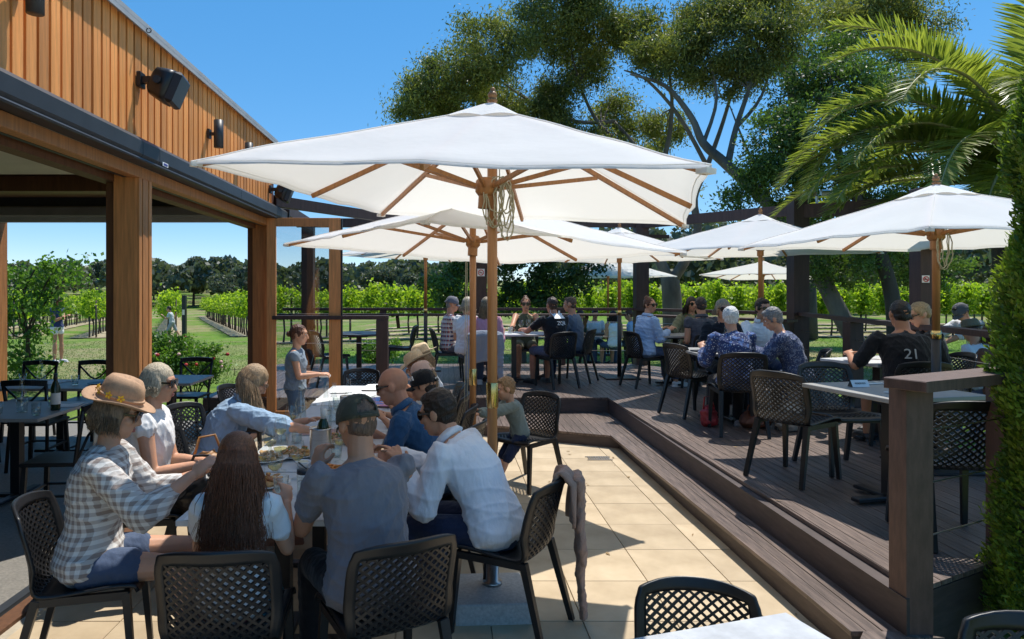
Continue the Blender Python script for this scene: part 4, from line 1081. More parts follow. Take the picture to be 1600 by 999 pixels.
chair(4.05, 5.1, 15, 'lattice chair with a shadow striped seat right of the corner post', DZ)
st = thing('stool', 'round white topped stool by the railing post', 'stool', (at(1343, 8.7) + .7, 9.0, -.03)); MB().lathe([(0, .47), (.2, .47), (.2, .5), (0, .5)], 20).build('seat', CERAM, st)
for k in range(3): MB().tube([(.13 * math.cos(k * 2.1), .13 * math.sin(k * 2.1), .47), (.19 * math.cos(k * 2.1), .19 * math.sin(k * 2.1), 0)], .015, 6).build('leg', STEEL, st)
# ================================================================ PEOPLE
SKIN = {}
def skin(c):
    k = tuple(c)
    if k not in SKIN:
        m, nt, bs = nodes('skin'); co = coords(nt)
        out = mixc(nt, ramp(nt, noise(nt, co, 9, 3), .35, .65), tuple(x * .88 for x in c), (c[0] * 1.08, c[1] * 1.02, c[2]))
        nt.links.new(out, bs.inputs['Base Color']); bs.inputs['Roughness'].default_value = .5; bs.inputs['Specular IOR Level'].default_value = .35
        bs.inputs['Subsurface Weight'].default_value = .12; bs.inputs['Subsurface Radius'].default_value = (.012, .005, .003)
        bump(nt, bs, noise(nt, co, 140, 3), .12, .002); SKIN[k] = m
    return SKIN[k]
HAIRM = {}
def hairmat(c):
    k = tuple(c)
    if k not in HAIRM:
        m, nt, bs = nodes('hair'); co = coords(nt, (1, 1, .12)); n1 = noise(nt, co, 160, 4, .7)
        out = mixc(nt, ramp(nt, n1, .35, .68), tuple(x * .5 for x in c), tuple(min(1, x * 1.35) for x in c))
        nt.links.new(out, bs.inputs['Base Color']); bs.inputs['Roughness'].default_value = .42; bs.inputs['Specular IOR Level'].default_value = .4
        bump(nt, bs, n1, .7, .008); HAIRM[k] = m
    return HAIRM[k]
LIP = mat('lips', (.40, .13, .11), .45, .1, 20, 0); EYEW = mat('eye_white', (.75, .73, .70), .2, .03, 5, 0); IRIS = mat('iris', (.06, .045, .03), .2, .1, 5, 0)
BROW = mat('eyebrow', (.08, .05, .03), .8, .1, 20, 0); SHADE = mat('sunglass_lens', (.012, .012, .014), .12, .1, 5, 0, spec=.7)
V = Vector
def loft(mb, secs, n=16):
    """closed elliptical loft; secs: (centre, right vec, fwd vec, rx, ry), ends rounded."""
    vs = []; fs = []
    def ring(c, r, f, rx, ry): return [c + r * (rx * math.cos(2 * math.pi * k / n)) + f * (ry * math.sin(2 * math.pi * k / n)) for k in range(n)]
    S = list(secs)
    d0 = (S[0][0] - S[1][0]).normalized(); d1 = (S[-1][0] - S[-2][0]).normalized()
    e0 = min(S[0][3], S[0][4]) * .35; e1 = min(S[-1][3], S[-1][4]) * .35
    S = [(S[0][0] + d0 * e0, S[0][1], S[0][2], S[0][3] * .6, S[0][4] * .6)] + S + [(S[-1][0] + d1 * e1, S[-1][1], S[-1][2], S[-1][3] * .6, S[-1][4] * .6)]
    for s_ in S: vs += ring(*s_)
    m = len(S)
    for i in range(m - 1):
        for k in range(n):
            j = (k + 1) % n; fs.append((i * n + k, i * n + j, i * n + n + j, i * n + n + k))
    fs.append(tuple(range(n - 1, -1, -1))); fs.append(tuple(range((m - 1) * n, m * n)))
    mb.add(vs, fs)
def cone(mb, pts, rad, n=12):
    """rounded tapered limb."""
    pts = [V(p) for p in pts]; P = [pts[0] + (pts[0] - pts[1]).normalized() * rad[0] * .8] + pts + [pts[-1] + (pts[-1] - pts[-2]).normalized() * rad[-1] * .8]
    mb.tube(P, [rad[0] * .55] + list(rad) + [rad[-1] * .55], n)
def ik(a, c, l1, l2, pole):
    d = c - a; L = d.length; Lm = (l1 + l2) * .998
    if L > Lm: c = a + d * (Lm / L); d = c - a; L = Lm
    x = (l1 * l1 - l2 * l2 + L * L) / (2 * L); h = math.sqrt(max(0, l1 * l1 - x * x)); dn = d / L
    p = pole - dn * pole.dot(dn); p = p.normalized() if p.length > 1e-5 else V((0, 0, -1))
    return a + dn * x + p * h, c
def wrinkle(amp, seed, k=1.0):
    g = np.random.default_rng(seed); D = g.normal(size=(7, 3)) * np.array([14, 14, 19]) * k; ph = g.uniform(0, 6.28, 7); D2 = g.normal(size=(7, 3)) * 9; p2 = g.uniform(0, 6.28, 7)
    def post(v, n):
        w = np.sin(v @ D2.T + p2) * 2.4
        s = np.sin(v @ D.T + ph + w); s = np.mean((1 - np.abs(s[:, :4])) ** 2.5, axis=1) * 2.4 - .6 + .35 * np.mean(s, axis=1)
        return v + n * (amp * s)[:, None]
    return post
def remesh(mb, name, mat_, parent, vox, smooth=3, post=None):
    o = mb.build(name, mat_, parent)
    m = o.modifiers.new('r', 'REMESH'); m.mode = 'VOXEL'; m.voxel_size = vox; m.use_smooth_shade = True
    if smooth: s_ = o.modifiers.new('s', 'SMOOTH'); s_.factor = .5; s_.iterations = smooth
    return defer(o, mat_, post)
TEE = clothmat
PSEED = [0]
def person(label, x, y, yaw, z=0, s=1.0, female=False, lean=8, roll=0, twist=0, head=(0, 10), seat=.435, stand=False, hands=(None, None), world=True, skin_c=(.56, .29, .175),
           shirt=None, sleeve=.5, hem=.10, pants=None, plen=2.0, shoes=None, hair=None, vox=.008, glasses=None, feet=None, broad=1.0, collar=False, elbows=None, curl=(1.0, 1.0), group=None, tank=False, face=True, cat='person', skirt=None, knees=0.0):
    PSEED[0] += 1; sd_ = PSEED[0]
    t = thing('person', label, cat, (x, y, z), R(yaw), group)
    ry = Matrix.Rotation(-R(yaw), 3, 'Z')
    loc = lambda p: ry @ (V(p) - V((x, y, z)))
    k = s; body = MB(); W = broad * (.92 if female else 1.0)
    hz = .95 * k if stand else seat + .095 * k
    P0 = V((0, -.02, hz)); L = .50 * k
    fwd = lambda a: V((0, math.sin(R(a)), math.cos(R(a))))
    tw = Matrix.Rotation(R(-roll), 3, 'Y')
    pts = [P0]; N_ = 8
    for i in range(N_):
        a = lean * (.5 + 1.0 * (i + .5) / N_); pts.append(pts[-1] + (tw @ fwd(a)) * (L / N_))
    def sp(tt):
        f_ = tt * N_; i = min(N_ - 1, max(0, int(math.floor(f_)))); u = f_ - i
        c = pts[i].lerp(pts[i + 1], u) if tt >= 0 else pts[0] + (pts[1] - pts[0]) * f_
        a = lean * (.5 + max(0, tt)); up = (tw @ fwd(a)).normalized()
        rg = (tw @ (Matrix.Rotation(R(twist * max(0, tt)), 3, 'Z') @ V((1, 0, 0)))).normalized(); rg = (rg - up * rg.dot(up)).normalized(); return c, rg, up.cross(rg) , up
    SEC = [(-.20, .105, .085), (-.10, .150, .115), (0, .168, .122), (.12, .160, .115), (.28, .142 if female else .152, .105), (.45, .150, .112), (.62, .165, .120), (.78, .172, .112), (.90, .158, .092), (1.0, .085, .068)]
    if female: SEC[6] = (.62, .158, .128); SEC[2] = (0, .178, .125); SEC[1] = (-.10, .165, .118)
    def torso(mb, inf, t0=-.2, t1=1.0, flare=0):
        S = []
        for (tt, rx, rd) in SEC:
            if tt < t0 - 1e-6 or tt > t1 + 1e-6: continue
            c, rg, fw, up = sp(tt); fl = 1 + flare * max(0, (.35 - tt))
            S.append((c, rg, fw, (rx * k * W + inf) * fl, (rd * k * broad + inf) * fl))
        loft(mb, S, 20)
    torso(body, -.008 if shirt else 0)
    nb, rg, fw, up = sp(1.0)
    # head
    hy, hp = head
    hd_up = (up * .45 + V((0, 0, 1)) * .55).normalized()
    hc = nb + hd_up * (.175 * k ** .6) + fw * .028 * k
    f0 = Matrix.Rotation(R(hy), 3, 'Z') @ V((0, 1, 0)); HR = f0.cross(V((0, 0, 1))).normalized()
    HF = (f0 * math.cos(R(hp)) - V((0, 0, 1)) * math.sin(R(hp))).normalized(); HU = HR.cross(HF).normalized()
    hk = k ** .35 * (.96 if female else 1.0)
    HM = Matrix((HR, HF, HU)).transposed(); H = lambda a, b, c: hc + HM @ V((a * hk, b * hk, c * hk))
    def hell(mb, c, r, n=(16, 10)): mb.ell(H(*c), tuple(q * hk for q in r), HM, *n)
    cone(body, [nb - up * .05 * k, nb + hd_up * .05 * k, H(0, -.025, -.05)], [(.058 if not female else .05) * k ** .7] * 2 + [(.056 if not female else .048) * k ** .5])
    hell(body, (0, -.014, .022), (.076, .098, .090)); hell(body, (0, .022, -.05), (.060, .070, .078)); hell(body, (0, .052, -.098), (.030, .030, .024)); hell(body, (0, .055, .028), (.055, .035, .03))
    for e in (-1, 1):
        hell(body, (e * .078, -.006, -.012), (.010, .022, .033)); hell(body, (e * .034, .062, -.028), (.024, .024, .022)); hell(body, (e * .030, .072, .022), (.024, .016, .010))
    cone(body, [H(0, .078, .012), H(0, .094, -.012), H(0, .104, -.036)], [.011 * hk, .012 * hk, .015 * hk], 8); hell(body, (0, .088, -.043), (.018, .014, .009)); hell(body, (0, .080, -.070), (.024, .014, .013))
    # arms
    A1, A2, HL = .295 * k, .255 * k, k
    shl = []; arms = []
    for i, e in enumerate((-1, 1)):
        c, rg_, fw_, up_ = sp(.905); S = c + rg_ * (e * (.178 * W) * k)
        h = hands[i]
        if h is None:
            Wt = S + V((e * .03, .02, -(A1 + A2) * .97)) if stand else P0 + V((e * .13 * k, .30 * k, .10 * k))
        else: Wt = loc(h) if world else V(h)
        # the hand reaches past the wrist
        pole = V((e * .22, -.35, -1)) if elbows is None or elbows[i] is None else V(elbows[i])
        dirw = (Wt - S); wrist = Wt - dirw.normalized() * .06 * k
        E, Wr = ik(S, wrist, A1, A2, pole)
        arms.append((S, E, Wr)); fa = (Wr - E).normalized()
        m = .93 if female else 1.0
        cone(body, [S, S.lerp(E, .35), E], [.060 * k * m, .050 * k * m, .041 * k * m]); cone(body, [E, E.lerp(Wr, .3), Wr], [.042 * k * m, .043 * k * m, .027 * k * m])
        if not shirt or tank: body.ell(S, (.062 * k * m,) * 3)
        # hand: palm, four fingers, thumb
        pn = V((-e * .35, .1, -1)); pn = (pn - fa * pn.dot(fa)).normalized()     # palm side faces down / in
        sd2 = fa.cross(pn).normalized()
        if sd2.dot(V((-e, .2, 0))) < 0: sd2 = -sd2                               # thumb side, towards the middle
        pc = Wr + fa * .045 * k; rot = Matrix((sd2, fa, -pn)).transposed(); body.ell(pc, (.040 * k, .052 * k, .017 * k), rot)
        cu = curl[i]
        for q, (o_, ln) in enumerate(((.030, .070), (.0105, .078), (-.010, .073), (-.029, .057))):
            b = Wr + fa * .082 * k + sd2 * o_ * k; d = (fa + sd2 * o_ * 5.5).normalized(); pp = [b]; a = R(14 + 4 * q) * cu
            for seg in (.42, .33, .25):
                dd = d * math.cos(a) + pn * math.sin(a); pp.append(pp[-1] + dd * ln * seg * k); a += R(34) * cu
            cone(body, pp, [.0098 * k, .0095 * k, .0088 * k, .0078 * k], 8)
        b = Wr + fa * .03 * k + sd2 * .032 * k; d1 = (fa * .55 + sd2 * .8 + pn * .35).normalized(); d2 = (fa * .9 + sd2 * .25 + pn * .4).normalized()
        cone(body, [b, b + d1 * .036 * k, b + d1 * .036 * k + d2 * .034 * k], [.0135 * k, .0115 * k, .0095 * k], 8)
    # legs
    legs = []
    for i, e in enumerate((-1, 1)):
        hip = P0 + V((e * .088 * k, .0, -.02 * k)); l1, l2 = .43 * k, .42 * k
        if feet: ft = loc(feet[i]) if len(feet[i]) == 3 else V((*feet[i], 0))
        else: ft = V((e * .10, .02, 0)) if stand else V((e * .13 * k, .43 * k, 0))
        an = ft + V((0, -.01, .075 * k)); K, An = ik(hip, an, l1, l2, V((e * (.10 + knees), 1, .35)))
        legs.append((hip, K, An)); m = 1.05 if female else 1.0; pd = -.006 if pants else 0
        cone(body, [hip, hip.lerp(K, .5), K], [.084 * k * m + pd, .070 * k * m + pd, .052 * k + pd]); cone(body, [K, K.lerp(An, .32), An], [.051 * k, .055 * k * m, .034 * k])
        fd = V((e * .12, 1, 0)).normalized() if not stand else V((e * .15, 1, 0)).normalized(); az = max(An.z - .045 * k, .03 * k)
        cone(body, [V((An.x, An.y - .02 * k, az)), An + fd * .09 * k + V((0, 0, az - An.z - .012 * k)), An + fd * .165 * k + V((0, 0, az - An.z - .02 * k))], [.034 * k, .036 * k, .026 * k])
        if shoes:
            sb = MB(); zz = min(An.z - .075 * k, 9)
            cone(sb, [V((An.x, An.y - .025 * k, zz + .04 * k)), An + fd * .09 * k + V((0, 0, -.038 * k)), An + fd * .175 * k + V((0, 0, -.047 * k))], [.042 * k, .043 * k, .033 * k])
            sb.box(An + fd * .07 * k + V((0, 0, -.071 * k)), (.085 * k, .275 * k, .022 * k), (0, 0, math.atan2(-fd.x, fd.y)), ch=.006)
            remesh(sb, 'shoe', shoes, t, .008, 3)
    remesh(body, 'body', skin(skin_c), t, vox, 2)
    # clothing
    if pants:
        mb = MB(); inf = .010
        S = []
        for tt in (-.20, -.10, 0, .12):
            rx, rd = [(r_, d_) for (q, r_, d_) in SEC if q == tt][0]; c, rg_, fw_, up_ = sp(tt); S.append((c, rg_, fw_, rx * k * W + inf, rd * k * broad + inf))
        loft(mb, S, 20)
        for hip, K, An in legs:
            if plen <= 1: e_ = hip.lerp(K, plen); cone(mb, [hip, hip.lerp(e_, .5), e_], [.090 * k + inf, .078 * k + inf, (.088 - .024 * plen) * k + inf])
            else: e_ = K.lerp(An, plen - 1.06); cone(mb, [hip, hip.lerp(K, .5), K], [.086 * k + inf, .073 * k + inf, .058 * k + inf]); cone(mb, [K, K.lerp(e_, .4), e_], [.058 * k + inf, .058 * k + inf, .046 * k + inf])
        remesh(mb, 'trousers' if plen > 1 else 'shorts', pants, t, max(vox, .010), 3, wrinkle(.004, sd_ + 50))
    if shirt:
        mb = MB(); inf = .014; torso(mb, inf, -.10 if hem > .05 else 0, .90 if tank else .90, .28 if hem > .12 else .10)
        c, rg_, fw_, up_ = sp(.955); loft(mb, [(sp(.85)[0], rg_, fw_, .155 * k * W + inf, .088 * k + inf), (c, rg_, fw_, .105 * k * W + inf, .075 * k + inf), (sp(1.0)[0], rg_, fw_, .072 * k, .066 * k)], 18)
        for S, E, Wr in arms:
            if sleeve > 0:
                up_l = min(sleeve, 1); e_ = S.lerp(E, up_l)
                puff = .012 * (sleeve > 1)
                cone(mb, [S, S.lerp(e_, .5), e_], [.055 * k + inf, .054 * k + inf + puff * .3, (.060 - .014 * up_l) * k + inf + puff])
                if sleeve > 1: w_ = E.lerp(Wr, sleeve - 1.02); cone(mb, [E, E.lerp(w_, .5), w_], [.047 * k + inf + puff, .046 * k + inf + puff, .036 * k + inf])
            elif not tank: mb.ell(S.lerp(E, .1), (.06 * k + inf,) * 3)
        remesh(mb, 'shirt' if sleeve > 0 else 'top', shirt, t, max(vox, .0085), 3, wrinkle(.009, sd_, .9))
        if collar:
            cm = MB(); c, rg_, fw_, up_ = sp(1.02); q = []
            for a in range(15): an = -math.pi / 2 + .5 + (2 * math.pi - 1.0) * a / 14 + math.pi; q.append(c + rg_ * (.072 * k * math.cos(an + math.pi / 2 - math.pi / 2)) + fw_ * (.068 * k * math.sin(an)) + up_ * (.006 if 1 else 0))
            vs = []; 
            for p in q: o_ = (p - c).normalized(); vs += [p + up_ * .026 - o_ * .004, p + up_ * .028 + o_ * .004, p - up_ * .012 + o_ * .022, p - up_ * .02]
            fs = [(i * 4 + a, i * 4 + (a + 1) % 4, i * 4 + 4 + (a + 1) % 4, i * 4 + 4 + a) for i in range(14) for a in range(4)] + [(3, 2, 1, 0), (56, 57, 58, 59)]
            cm.add(vs, fs).build('collar', shirt, t, True)
    # face
    if face:
        for e in (-1, 1):
            if not glasses:
                eb = MB(); eb.ell(H(e * .031, .079, .004), (.0125 * hk, .009 * hk, .007 * hk), HM, 10, 6); eb.build('eye', EYEW, t, True)
                MB().ell(H(e * .031, .0865, .004), (.0055 * hk, .003 * hk, .0058 * hk), HM, 8, 6).build('iris', IRIS, t, True)
            MB().tube([H(e * .014, .092, .020), H(e * .032, .091, .027), H(e * .050, .079, .022)], [.003, .004, .002], 5).build('eyebrow', BROW, t, True)
        lp = MB(); lp.ell(H(0, .0925, -.067), (.020 * hk, .005 * hk, .0045 * hk), HM, 10, 6).ell(H(0, .091, -.077), (.017 * hk, .006 * hk, .005 * hk), HM, 10, 6); lp.build('lips', LIP, t, True)
    if glasses:
        gm = MB()
        for e in (-1, 1):
            gm.lathe([(0, -.003), (.024, -.003), (.029, 0), (.024, .004), (0, .004)], 14, H(e * .034, .094, .003), HM @ Euler((R(-90), R(e * 10), 0)).to_matrix())
            gm.bar(H(e * .062, .088, .010), H(e * .082, -.01, .006), .005, .010)
        gm.bar(H(-.01, .099, .008), H(.01, .099, .008), .005, .006)
        # widen the lenses into a wrap
        gm.build('sunglasses', SHADE if glasses != 'clear' else PANE, t, False)
    if hair: hair(t, H, HM, hk, hell, sd_, vox, nb, up, fw, rg)
    return t, H, HM, hk

def strands(H, HM, hk, n, length, r0, seed, spread=.02, back=True, fall=None, wave=.01, fringe=.35):
    g = random.Random(seed); mb = MB(); n = int(n * 3.8); r0 *= .28
    for i in range(n):
        az = g.uniform(-math.pi, math.pi) if not back else g.uniform(-math.pi + fringe, 0 - fringe) 
        el = g.uniform(.1, 1.5); L = length * (g.uniform(.72, 1.08) if i % 9 else g.uniform(.5, 1.2)); fly = 1 if i % 11 else 1.7
        p0 = V((.082 * math.cos(az) * math.cos(el), -.012 + .104 * math.sin(az) * math.cos(el), .022 + .098 * math.sin(el)))
        q = H(*p0); p1 = H(.094 * math.cos(az), -.015 + .112 * math.sin(az), -.01); pts = [q, q.lerp(p1, .5) + HM @ V((0, 0, .012 * hk)), p1]; w = g.uniform(-1, 1); ph = g.uniform(0, 6.28)
        out = HM @ V((math.cos(az), math.sin(az), 0)); out.z = 0
        for j in range(1, 6):
            u = j / 5; pts.append(p1 + V((0, 0, -L * u)) + out * (spread * u * fly + wave * fly * math.sin(ph + u * 5)) + V((wave * math.sin(ph * 2 + u * 6), wave * math.cos(ph + u * 4), 0)) * u)
            if fall: pts[-1] = pts[-1] + V(fall) * u
        mb.tube(pts, [r0, r0, r0, r0, r0, r0 * .9, r0 * .7, r0 * .3], 3, False)
    return mb
def h_short(c, top=.012, back=-.055):
    def f(t, H, HM, hk, hell, sd_, vox, nb, up, fw, rg):
        mb = MB(); hell(mb, (0, -.020, .030), (.076 + top * .6, .094 + top * .3, .086 + top)); hell(mb, (0, -.045, back + .03), (.068, .058, .06)); hell(mb, (0, .035, .085), (.05, .045, .028))
        for e in (-1, 1): hell(mb, (e * .072, .012, .0), (.010, .020, .035))
        m = hairmat(c); remesh(mb, 'hair', m, t, max(.006, vox * .8), 1, wrinkle(.0055, sd_ + 9, 3.2))
    return f
def h_long(c, length=.30, n=240, r=.0052, spread=.02, fall=None, wave=.01, vol=.012, part=True, full=.35):
    def f(t, H, HM, hk, hell, sd_, vox, nb, up, fw, rg):
        mb = MB(); hell(mb, (0, -.016, .028), (.080 + vol * .5, .098 + vol * .3, .088 + vol * .7)); hell(mb, (0, -.05, -.02), (.076, .058, .09))
        for e in (-1, 1): hell(mb, (e * .078, .005, -.02), (.016, .04, .07))
        b = H(0, -.06, -.04); q = b + V((0, 0, -length * .85)) + (HM @ V((0, -.01, 0))) + (V(fall) if fall else V((0, 0, 0)))
        rr = HR_ = HM @ V((1, 0, 0)); ff = HM @ V((0, 1, 0))
        if length > .08: loft(mb, [(b, rr, ff, .074 * hk, .05 * hk), (b.lerp(q, .5), rr, ff, .080 * hk, .042 * hk), (q, rr, ff, .062 * hk, .025 * hk)], 14)
        m = hairmat(c); remesh(mb, 'hair', m, t, max(.007, vox * .8), 2, wrinkle(.0015, sd_ + 9, 3))
        strands(H, HM, hk, n, length, r, sd_, spread, True, fall, wave, -full).build('hair_strands', m, t, True)
    return f
def h_bun(c, at_=(0, -.115, .05), r=.034):
    def f(t, H, HM, hk, hell, sd_, vox, nb, up, fw, rg):
        mb = MB(); hell(mb, (0, -.018, .028), (.081, .098, .090)); hell(mb, (0, -.05, -.01), (.070, .055, .07)); hell(mb, at_, (r, r, r * .9)); hell(mb, (at_[0], at_[1] * .8, at_[2] * .9), (.03, .03, .03))
        for e in (-1, 1): hell(mb, (e * .077, .008, .01), (.010, .03, .04))
        m = hairmat(c); remesh(mb, 'hair', m, t, max(.006, vox * .8), 1, wrinkle(.0045, sd_ + 9, 3))
    return f
def plus(*fs):
    def f(*a):
        for q in fs: q(*a)
    return f
def cap(m, visor=0, badge=None, strap=True):
    """peaked cap, visor turned by visor degrees."""
    def f(t, H, HM, hk, hell, sd_, vox, nb, up, fw, rg):
        mb = MB(); n = 24; Q = HM @ Euler((R(-6), 0, R(visor))).to_matrix(); c0 = H(0, -.012, .014)
        vs = []; fs = []
        for j in range(9):
            ph = math.pi / 2 * j / 8
            for q in range(n):
                a = 2 * math.pi * q / n; fl = 1 + .03 * abs(math.cos(a * 3))
                vs.append(c0 + Q @ V((.0905 * hk * math.cos(a) * math.cos(ph) ** .75 * fl, .109 * hk * math.sin(a) * math.cos(ph) ** .75, (.112 * math.sin(ph) - .008) * hk)))
        for j in range(8):
            for q in range(n):
                i = (q + 1) % n; da = abs((2 * math.pi * (q + .5) / n + math.pi / 2 + math.pi) % (2 * math.pi) - math.pi)
                if strap and j in (1, 2, 3) and da < .62 - .13 * (j - 1): continue
                fs.append((j * n + q, j * n + i, j * n + n + i, j * n + n + q))
        mb.add(vs, fs).lathe([(.008, 0), (.007, .004), (0, .006)], 8, c0 + Q @ V((0, 0, .102 * hk)), Q); cp = mb.build('cap', m, t, True); solidify(cp, .004, m)
        vz = MB(); vz.grid(lambda u, v: c0 + Q @ V(((2 * u - 1) * (.078 - .018 * v) * hk, (.098 * math.sqrt(max(0, 1 - ((2 * u - 1) * .80) ** 2)) + .070 * v * math.sqrt(max(.05, 1 - .75 * (2 * u - 1) ** 2))) * hk, (-.006 - .014 * v - .022 * (2 * u - 1) ** 2) * hk)), 14, 5)
        o = vz.build('visor', m, t, True); solidify(o, .004, m)
        if strap: MB().tube([c0 + Q @ V((.05 * math.sin(a) * hk * 1.05, -.111 * math.cos(a * .42) * hk, (-.004) * hk)) for a in [(-1 + .2 * q) for q in range(11)]], .009, 6).build('strap', m, t, True)
        if badge: badge(t, lambda x_, y_, z_: c0 + Q @ V((x_ * hk, y_ * hk, z_ * hk)), Q)
    return f
def hat(m, band=None, brim=.15, crown=.115, flowers=None, tilt=0):
    def f(t, H, HM, hk, hell, sd_, vox, nb, up, fw, rg):
        Q = HM @ Euler((R(tilt), 0, 0)).to_matrix(); c0 = H(0, -.012, .052); n = 36; vs = []; fs = []
        pr = [(brim, .004), (brim * .85, -.004), (brim * .68, -.002), (.098, .006), (.093, .02), (.090, .05), (.085, crown * .75), (.070, crown * .95), (.045, crown), (.0, crown * .96)]
        for r, z_ in pr:
            for q in range(n):
                a = 2 * math.pi * q / n; ww = .012 * math.sin(a * 2 + .6) * max(0, (r - .095) / .06) + .006 * math.sin(a * 3 + sd_) * max(0, (r - .095) / .06)
                d = .018 * math.exp(-((a - 1.57) / .5) ** 2) * (1 if z_ > crown * .6 and r > .02 else 0)
                vs.append(c0 + Q @ V((r * .92 * math.cos(a) * hk, r * 1.10 * math.sin(a) * hk, (z_ + ww - d - (.02 if r < .03 else 0)) * hk)))
        for j in range(len(pr) - 1):
            for q in range(n): i = (q + 1) % n; fs.append((j * n + q, j * n + i, j * n + n + i, j * n + n + q))
        mb = MB(); mb.add(vs, fs); o = mb.build('hat', m, t, True); solidify(o, .004, m)
        if band: MB().tube([c0 + Q @ V((.097 * .92 * math.cos(a * .2618) * hk, .097 * 1.10 * math.sin(a * .2618) * hk, .024 * hk)) for a in range(25)], .0065, 6).build('hat_band', band, t, True)
        if flowers:
            YC = mat('flower_centre', (.45, .18, .02), .7, .1, 20, 0)
            for a in (-2.7, -2.15, -1.7, -1.3, -.85, -.3, .2):
                d = V((.092 * math.cos(a), 1.10 * .100 * math.sin(a), .03)); o_ = V((math.cos(a), math.sin(a), 0)); c = c0 + Q @ (d * hk + o_ * .006); mb = MB(); up_ = V((0, 0, 1)); s2 = o_.cross(up_)
                for p in range(5):
                    an = p * 1.2566 + a * 3; e = (s2 * math.cos(an) + up_ * math.sin(an)); b = s2 * -math.sin(an) + up_ * math.cos(an)
                    mb.add([c, c + Q @ (e * .011 + b * .006 + o_ * .004), c + Q @ (e * .019 + o_ * .002), c + Q @ (e * .011 - b * .006 + o_ * .004)], [(0, 1, 2, 3)])
                fl = mb.build('flower', flowers, t); MB().ell(c + Q @ (o_ * .004), (.004, .004, .004), None, 6, 4).build('flower_centre', YC, t)
    return f
# ---------------- wardrobe
DENIM = clothmat('denim_dark', (.07, .10, .17)); DENL = clothmat('chambray', (.28, .40, .54)); BLK = clothmat('black_cloth', (.013, .013, .016)); NAVY = clothmat('navy_cloth', (.02, .03, .07))
GING = clothmat('gingham_cotton', (.33, .27, .24), 'gingham', (.80, .78, .74), None, 175, trans=.08)
WHITE = clothmat('white_cotton', (.80, .79, .78)); WSH = clothmat('white_linen_shirt', (.76, .78, .83)); GREYT = clothmat('grey_jersey', (.20, .185, .20)); BLUEP = clothmat('blue_polo', (.025, .085, .19))
PLAID = clothmat('red_plaid', (.36, .10, .09), 'plaid', (.05, .07, .14), (.55, .50, .46), 120); PINK = clothmat('pink_cotton', (.66, .30, .36)); OLIVE = clothmat('olive_jersey', (.10, .10, .055)); LBLUE = clothmat('pale_blue_shirt', (.38, .52, .74))
FLOR = clothmat('blue_floral', (.035, .055, .15), 'floral', (.62, .66, .72), (.07, .14, .34), 55); FLOR2 = clothmat('grey_floral', (.05, .07, .15), 'floral', (.50, .52, .56), (.16, .20, .30), 70)
SLATE = clothmat('slate_vest', (.075, .08, .10)); GREEN = clothmat('khaki_green', (.17, .18, .11)); TANKG = clothmat('grey_blue_jersey', (.22, .28, .34)); LTEE = clothmat('light_blue_jersey', (.42, .55, .64)); FLSK = clothmat('floral_skirt', (.012, .018, .035), 'floral', (.03, .24, .30), (.30, .05, .08), 22)
STRAW = mat('straw', (.43, .26, .155), .8, .12, 60, .4, 220); STRAWL = mat('pale_straw', (.60, .46, .30), .8, .15, 60, .4, 220); YEL = mat('yellow_petal', (.72, .48, .02), .6, .1, 20, 0)
CAMO = clothmat('camo_cap', (.060, .060, .042), 'floral', (.095, .085, .055), (.03, .034, .024), 28); CAPB = clothmat('black_cap_cloth', (.012, .013, .016)); CAPP = clothmat('pink_cap_cloth', (.60, .42, .36)); CAPG = clothmat('grey_cap_cloth', (.15, .15, .17))
SHOEB = mat('black_shoe', (.02, .02, .02), .5, .1, 10, .1); SHOEW = mat('white_shoe', (.7, .68, .66), .6, .1, 10, .1); SHOET = mat('tan_shoe', (.25, .10, .05), .55, .1, 10, .1); SHOEG = mat('grey_shoe', (.22, .22, .23), .6, .1, 10, .1)
BLOND = (.42, .28, .16); BLONDL = (.58, .48, .34); BROWN = (.10, .035, .015); DKBR = (.03, .018, .012); GREYH = (.22, .21, .20); WHITEH = (.72, .70, .66)
SK1 = (.56, .29, .175); SK2 = (.62, .34, .215); SK3 = (.44, .21, .12)

def seat_person(*a, cz=0, chair_label=None, cx=0, cy=0, cyaw=None, **k):
    label, x, y, yaw = a[:4]
    c = V((cx, cy - .02, 0)); c = Matrix.Rotation(R(yaw), 3, 'Z') @ c
    if chair_label: chair(x + c.x, y + c.y, yaw if cyaw is None else cyaw, chair_label, k.get('z', 0))
    return person(*a, **k)

NV = .0065
# --- the long party on the paving
p1 = seat_person('woman in a flowered straw hat and brown gingham shirt at the near table end', -1.62, 3.14, -76, female=True, lean=9, head=(-4, 16), hands=((-1.20, 3.52, .80), (-1.10, 3.12, .90)), shirt=GING, sleeve=1.55, hem=.2,
                 pants=DENIM, plen=.48, shoes=SHOET, hair=plus(h_long((.24, .165, .10), .09, 220, .005, .008, None, .01, .005), hat(STRAW, STRAW, .158, .118, YEL, -4)), glasses='dark', vox=NV, chair_label='lattice chair of the woman in the straw hat', skin_c=SK2, elbows=(None, (.3, -.9, -.5)))
p2 = seat_person('blonde woman in sunglasses and a white sleeveless blouse behind the straw hat', -1.78, 4.10, -82, female=True, lean=4, head=(-6, 6), hands=((-1.42, 4.18, .66), (-1.40, 3.98, .70)), shirt=WHITE, sleeve=.12, hem=.12, pants=BLK, plen=1.0, shoes=SHOET,
                 hair=h_long(BLONDL, .05, 160, .005, .01), glasses='dark', vox=NV, chair_label='lattice chair of the blonde woman in white', skin_c=SK2)
